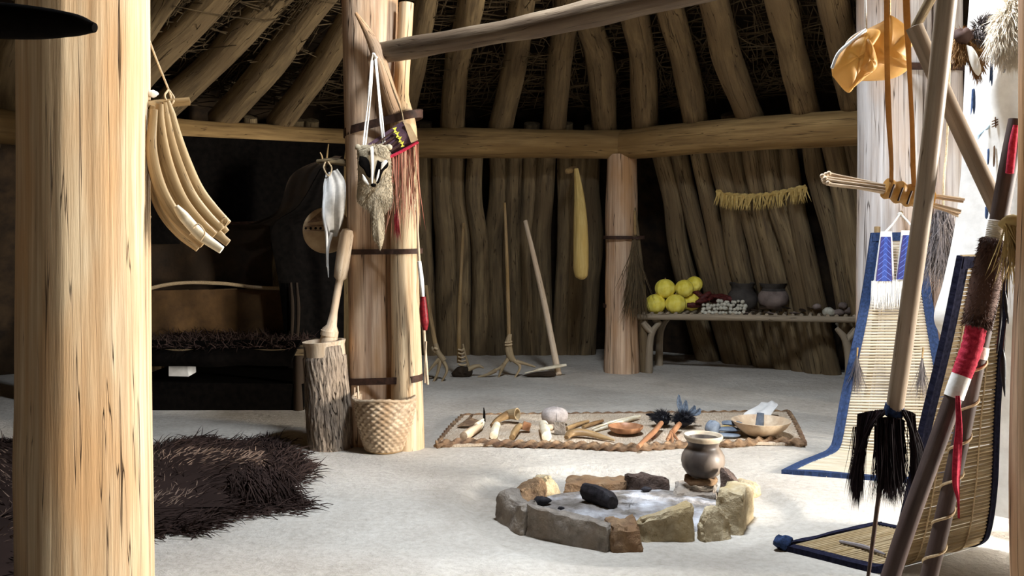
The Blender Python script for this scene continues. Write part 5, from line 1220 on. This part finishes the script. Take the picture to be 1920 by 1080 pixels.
def lerp(p, q, t): return tuple(a+(b-a)*t for a, b in zip(p, q))
def on_line(a, b, py):                                  # a: list of (px, py), b: distance
    ys = [q[1] for q in a]; return P(np.interp(py, ys, [q[0] for q in a]), py, b)
sE0, sE1 = [(1908, 225), (1893, 300), (1869, 430), (1849, 530), (1821, 655), (1795, 725), (1774, 785), (1705, 975), (1670, 1080), (1588, 1328)], 3.0
st = thing('wrapped_staff', 'dark staff with brown fur, red and white wraps leaning in front of the nearer backrest', 'staff', on_line(sE0, sE1, 1325))
MB().tube([on_line(sE0, sE1, y) for y in (1328, 1080, 975, 785, 725, 655, 530, 430, 300, 225)], [.0285, .028, .027, .027, .027], 20, 40, .02, 4).build('shaft', M['darkstaff'], st)
MB().tube([on_line(sE0, sE1, y) for y in (745, 725, 704)], [.0295, .030, .0295], 22, 6).build('white_band', M['white'], st)
MB().tube([on_line(sE0, sE1, y) for y in (704, 680, 650, 620, 600)], [.030, .031, .031, .031, .030], 22, 40, 0, 1, bump=lambda th, s_: np.full_like(th, .03*math.sin(s_*900))).build('red_wrap', M['red'], st)
fp_ = [on_line(sE0, sE1, y) for y in (612, 580, 540, 500, 465, 448)]
MB().tube(fp_, [.032, .040, .042, .040, .037, .029], 22, 24, .07, 5).build('fur_core', M['fur_brown'], st)
B, Dr = [], []; ax_ = unit(fp_[-1]-fp_[0])
for _ in range(3600):
    t = random.random(); c = fp_[0]+(fp_[-1]-fp_[0])*t; a_ = random.uniform(0, 6.28); e1 = unit(np.cross(ax_, V(0, 1, 0))); e2 = np.cross(ax_, e1); o_ = e1*math.cos(a_)+e2*math.sin(a_)
    B.append(c+o_*.036); Dr.append(o_*1.0-ax_*.7+RNG.normal(0, .25, 3))
o = MB().strands(B, Dr, [random.uniform(.010, .022) for _ in B], .0013, .5, .3).build('fur_wrap', M['fur_brown'], st); o['kind'] = 'stuff'
MB().tube([on_line(sE0, sE1, y) for y in (450, 430, 414)], [.029, .029, .0285], 20, 36, 0, 1, bump=lambda th, s_: np.full_like(th, .06*math.sin(s_*1100))).build('cord_wrap', M['cordw'], st)
MB().tube([P(1893, 325, 2.96), P(1899, 270, 2.96), P(1905, 235, 2.96)], [.012, .012, .008], 10, 8).build('red_binding', M['red'], st)
RB = on_line(sE0, sE1, 744)
MB().sheet([(P(1792, 742, 2.955), P(1800, 742, 2.955)), (P(1793, 800, 2.93), P(1804, 800, 2.93)), (P(1788, 850, 2.93), P(1803, 850, 2.93)), (P(1786, 905, 2.93), P(1800, 900, 2.93)), (P(1795, 940, 2.93), P(1800, 940, 2.93)), (P(1797, 972, 2.93), P(1799, 972, 2.93))], 8, 40, .004, 1, .003, 3).build('ribbon', M['red'], st)
sF0, sF1 = [(1884, 440), (1836, 660), (1818, 745), (1796, 850), (1762, 1000), (1742, 1080), (1694, 1300)], 3.09
s2 = thing('cord_staff', 'thinner dark staff wound with pale cord, right of the red-wrapped staff', 'staff', on_line(sF0, sF1, 1297))
MB().tube([on_line(sF0, sF1, y) for y in (1298, 1080, 1000, 850, 745, 660, 440)], [.027, .026, .025, .024], 18, 30, .02, 6).build('shaft', M['darkstaff'], s2)
MB().tube([on_line(sF0, sF1, y) for y in (672, 662, 650)], [.0275, .0285, .0275], 18, 5).build('white_band', M['cordw'], s2)
hx_, n_ = [], 150
fa, fb = on_line(sF0, sF1, 1120), on_line(sF0, sF1, 672); fx = unit(fb-fa); e1 = unit(np.cross(fx, V(0, 1, 0))); e2 = np.cross(fx, e1)
for i in range(n_+1):
    t = i/n_; an = t*6.28*6.5; hx_.append(on_line(sF0, sF1, 1120-448*t)+(e1*math.cos(an)+e2*math.sin(an))*.0275)
MB().tube(hx_, .0045, 6).build('spiral_cord', M['cord'], s2)
# poles of the tripod behind the staffs
g0, g1 = (1712, 62, 3.22), (1880, 412, 3.18)
o = MB().tube([P(1714, 50, 3.22), P(1790, 220, 3.20), P(1880, 412, 3.16), P(2020, 706, 3.12), P(2292, 1300, 3.06)], [.028, .028, .028, .028, .028], 22, 24, .012, 7).build('tripod_pole', M['staffwood']); tag(o, 'slanting smooth pole crossing behind the lance at upper right', 'pole', 'tripod poles')
o = MB().tube([V(1.575, 2.84, -.02), V(1.55, 2.84, .8), V(1.57, 2.84, 1.6), V(1.58, 2.84, 2.5)], [.075, .07, .068, .068], 24, 24, .03, 8, ridge=.02).build('upright_pole', M['postc']); tag(o, 'upright brown pole at the right edge of the view', 'pole')
g = thing('fibre_bundle', 'tied bundle of dry tan fibres where the staffs cross at the right edge', 'bundle', P(1903, 440, 2.95))
MB().tube([P(1880, 425, 2.93), P(1895, 412, 2.91), P(1915, 418, 2.91)], .016, 10, 8, .1).build('tie', M['straw'], g)
MB().strands([P(1885+random.uniform(0, 26), 415+random.uniform(-8, 14), 2.92+random.uniform(-.015, .015)) for _ in range(110)], [V(random.gauss(.10, .2), random.gauss(-.1, .1), -1) for _ in range(110)], [random.uniform(.12, .27) for _ in range(110)], .0028, .1, .2, 4).build('fibres', M['straw'], g)
g = thing('feather_pendant', 'pair of narrow dark feathers hanging below the fibre bundle', 'feather', P(1880, 640, 2.98))
MB().tube([P(1889, 430, 2.95), P(1886, 500, 2.98), P(1884, 545, 2.98)], .003, 6, 8).build('thong', M['strap'], g)
for pts in ([(1876, 540), (1880, 560), (1879, 600), (1872, 655), (1868, 658), (1874, 600)], [(1884, 540), (1890, 570), (1889, 605), (1892, 604), (1886, 590), (1882, 565)], [(1881, 655), (1886, 675), (1886, 715), (1884, 745), (1876, 700), (1876, 672)]):
    MB().pillow(PX(pts, 2.98), .004, .004, 4, 28).build('feather', M['feather_black'], g)
MB().tube([P(1887, 600, 2.98), P(1881, 655, 2.98)], .002, 6, 4).build('thong', M['strap'], g)

# ------------------------------------------------------------------ leather bag and bundle of sticks hung from the cross pole
DB = 3.62
lb = thing('leather_bag', 'crumpled golden rawhide bag hanging at upper right', 'bag', P(1640, 110, DB))
o1 = [(1560, 142), (1562, 118), (1590, 80), (1624, 56), (1650, 60), (1628, 100), (1606, 150), (1590, 174)]
MB().pillow(PX(o1, DB-.06), .045, .03, 7, 56, .10, 4, fold=.02).build('front_flap', M['leather'], lb)
o2 = [(1622, 56), (1655, 40), (1668, 28), (1702, 52), (1714, 72), (1700, 108), (1704, 128), (1672, 148), (1620, 152), (1598, 148), (1612, 110)]
MB().pillow(PX(o2, DB), .05, .05, 7, 60, .10, 7, fold=.02).build('body', M['leather'], lb)
o3 = [(1634, 74), (1652, 92), (1672, 108), (1703, 116), (1702, 128), (1668, 122), (1646, 116), (1634, 100)]
MB().pillow(PX(o3, DB-.075), .02, .02, 5, 40, .10, 8).build('fold', M['leather'], lb)
MB().pillow(PX([(1590, 174), (1607, 132), (1637, 132), (1622, 146)], DB-.085), .012, .012, 5, 32, .1, 9).build('fold', M['leather'], lb)
MB().pillow(PX([(1611, 128), (1626, 72), (1644, 110), (1640, 132), (1622, 134)], DB-.095), .025, .01, 5, 36, .15, 10).build('fold', M['leather'], lb)
MB().tube(PX([(1560, 128), (1572, 100), (1596, 78), (1624, 56)], DB-.085), .006, 8, 20).build('rim', M['hide_white'], lb)
MB().tube(PX([(1582, 96), (1588, 80), (1602, 66), (1624, 54)], DB-.04), .0035, 6, 16).build('string', M['cordw'], lb)
MB().tube([P(1624, 56, DB-.02), P(1623, 0, DB), P(1622, -132, 3.72)], .004, 6, 8).build('string', M['cordw'], lb)
MB().tube([P(1668, 30, DB), P(1668, -40, DB), P(1668, -125, 3.66)], .005, 6, 8).build('string', M['cord'], lb)
ab = thing('stick_bundle', 'bundle of thin pale sticks bound with golden leather, hanging by two straps', 'bundle', P(1670, 365, 3.55))
def strap(pts, name='strap'): 
    rows = [(P(x-w_/2, y, d), P(x+w_/2, y, d-.006)) for x, y, w_, d in pts]
    return MB().sheet(rows, 4, 40, .0, 1, .004).build(name, M['leather_strap'], ab)
strap([(1660, -130, 10, 3.60), (1662, 0, 10, 3.50), (1663, 100, 10, 3.46), (1666, 210, 11, 3.46), (1671, 300, 8, 3.48), (1671, 348, 8, 3.50)])
strap([(1694, -150, 10, 3.56), (1700, 20, 13, 3.50), (1705, 130, 9, 3.48), (1710, 230, 9, 3.48), (1712, 310, 10, 3.48), (1714, 360, 8, 3.50)])
DS = 3.52
for i, (y0, yo, ye, xe, dd) in enumerate(((331, 345, 374, 1808, .0), (336, 350, 378, 1806, -.02), (344, 356, 396, 1802, -.03), (338, 352, 399, 1800, .02), (328, 349, 372, 1800, .03), (326, 346, 405, 1796, .03), (341, 359, 402, 1797, -.015))):
    x0 = 1543+(i*5) % 13
    MB().tube([P(x0, y0, DS+dd), P(x0+12, y0+3, DS+dd), P(1660, yo+3, DS+dd*.5), P(1740, 0.5*(yo+ye)+4, DS+dd*.6), P(xe, ye, DS+dd*1.6)], [.0085, .0062, .0058, .0055, .0052], 10, 20, .03, 80+i).blob(P(x0-1, y0-.5, DS+dd), .0098, 10, 8).build('stick', M['pale_wood'], ab)
MB().tube(PX([(1659, 352), (1690, 362), (1722, 371), (1745, 377)], DS), [.036, .040, .040, .036], 22, 60, 0, 1, bump=lambda th, s_: np.full_like(th, .10*math.sin(s_*150))).build('leather_wrap', M['leather'], ab)
for x, y in ((1672, 349), (1688, 355), (1705, 361)): MB().tube(PX([(x+5, y-3), (x, y+10), (x-4, y+22)], DS-.046), .004, 6, 8).build('lacing', M['strap'], ab)

# ------------------------------------------------------------------ painted hide and pelts at the far right
hd_ = thing('painted_hide', 'large white hide painted with blue marks hanging at the far right', 'hide', P(1880, 560, 4.6))
rowsH = [(P(1822, -70, 4.55), P(2250, -110, 3.86)), (P(1812, 60, 4.55), P(2250, 60, 3.86)), (P(1806, 200, 4.55), P(2250, 200, 3.86)), (P(1803, 320, 4.57), P(2250, 320, 3.86)), (P(1790, 430, 4.6), P(2250, 430, 3.86)), (P(1768, 530, 4.62), P(2250, 530, 3.86)), (P(1750, 598, 4.64), P(2250, 600, 3.86)), (P(1775, 660, 4.66), P(2250, 700, 3.86)), (P(1810, 800, 4.68), P(2250, 860, 3.86)), (P(1830, 950, 4.68), P(2250, 1080, 3.86))]  # unseen right and lower reach added to shade backrest B from the doorway
MB().sheet(rowsH, 56, 80, .022, 2.2, .006, 12).build('skin', M['hide_white'], hd_)
def mk(pts, mat, d=4.42, th=.006): MB().pillow(PX(pts, d), th, .004, 3, 24).build('painted_mark', M[mat], hd_)
mk([(1822, 168), (1828, 168), (1829, 200), (1826, 215), (1823, 200), (1820, 216), (1821, 190)], 'paint_blue', 4.46)
mk([(1857, 114), (1861, 114), (1862, 140), (1860, 162), (1857, 150), (1855, 156), (1856, 130)], 'paint_blue', 4.42)
mk([(1882, 120), (1886, 118), (1885, 134), (1880, 136)], 'paint_blue', 4.38)
mk([(1833, 262), (1834, 251), (1846, 244), (1834, 261)], 'paint_pale', 4.46); mk([(1846, 244), (1856, 232), (1856, 241), (1848, 244)], 'paint_pale', 4.46)
for x0, y0 in ((1860, 236),):
    for k in range(3): mk([(1860, 227+k*5), (1872, 222+k*5), (1872, 224+k*5), (1860, 229+k*5)], 'paint_brown', 4.42)
    mk([(1865, 220), (1867, 220), (1868, 238), (1866, 238)], 'paint_brown', 4.42); mk([(1874, 217), (1876, 217), (1876, 226), (1874, 226)], 'paint_brown', 4.42)
for x, y, h, mt in ((1853, 280, 26, 'paint_blue'), (1864, 275, 34, 'paint_brown'), (1874, 280, 10, 'paint_brown')): mk([(x-1.5, y), (x+2, y), (x+1, y+h), (x-2, y+h)], mt, 4.43)
for x in (1850, 1862): mk([(x-3, 388), (x+3, 388), (x+2, 408), (x-3, 408)], 'paint_blue', 4.46)
rk = thing('hide_rack', 'plain pole rack out of which the painted hide hangs', 'rack', V(3.1, 4.4, 0))
MB().tube([P(1790, -82, 4.62), P(2250, -116, 3.86), V(3.1, 3.66, 2.68)], .03, 14, 12, .03).build('rail', M['pole'], rk)
MB().tube([V(3.02, 3.72, -.02), V(3.02, 3.72, 2.75)], .045, 14, 10, .03).build('post', M['pole'], rk)
MB().tube([P(1786, -80, 4.62), c3.tolist()+[2.62]], .028, 14, 10, .03).build('rail', M['pole'], rk)
def pelt(label, outline, d, mat, cnt, L, bul, seed, name='fur_pelt'):
    g = thing(name, label, 'pelt', P(*np.mean(np.array(outline), 0), d))
    MB().pillow(PX(outline, d), bul, bul*.6, 7, 48, .12, seed).build('skin', mat, g)
    o_ = fur_on_outline(outline, d, cnt, L, .0022, -.7, bul, .5, .25, .8, seed).build('hair', mat, g); o_['kind'] = 'stuff'
    return g
pelt('long-haired white fur pelt glaring in the sun at the top right', [(1862, 40), (1884, 12), (1905, -30), (1950, -40), (1960, 60), (1930, 104), (1900, 108), (1872, 104), (1855, 84)], 4.24, M['fur_white'], 2600, .09, .09, 3)
pl = pelt('small brown and grey animal pelt beside the white fur', [(1792, 62), (1806, 54), (1820, 66), (1832, 80), (1850, 84), (1846, 112), (1838, 140), (1830, 144), (1822, 124), (1808, 100), (1794, 118), (1786, 96)], 4.42, M['fur_tan'], 1300, .05, .05, 4)
MB().blob(P(1806, 68, 4.37), (.045, .03, .035), 18, 12, .12, 3).build('dark_ear', M['fur_brown'], pl)
MB().pillow(PX([(1812, 84), (1824, 92), (1838, 126), (1834, 142), (1822, 124)], 4.34), .03, .02, 5, 32, .1).build('pale_muzzle', M['fur_white'], pl)
o = fur_on_outline([(1815, 72), (1830, 44), (1850, 30), (1858, 60), (1848, 82), (1828, 82)], 4.42, 900, .06, .0022, -.4, .04, .3, .25, .7, 9).build('grey_ruff', M['greyhair'], pl)
gt = thing('hair_hank', 'hank of loose grey horsehair hanging behind the lance', 'hair', P(1768, 560, 5.0))
MB().tube([P(1768, 400, 5.0), P(1770, 330, 5.0), P(1776, 250, 5.1), P(1786, -78, 4.65)], .006, 6, 12).build('cord', M['cord'], gt)
MB().strands([P(1768+random.gauss(0, 9), 395+random.uniform(-5, 60), 4.98+random.gauss(0, .03)) for _ in range(900)], [V(random.gauss(0, .22), random.gauss(0, .12), -1) for _ in range(900)], [random.uniform(.18, .36) for _ in range(900)], .0022, .1, .5, 5).build('hair', M['greyhair'], gt)

for o in bpy.data.objects:
    if '_at' in o: del o['_at']
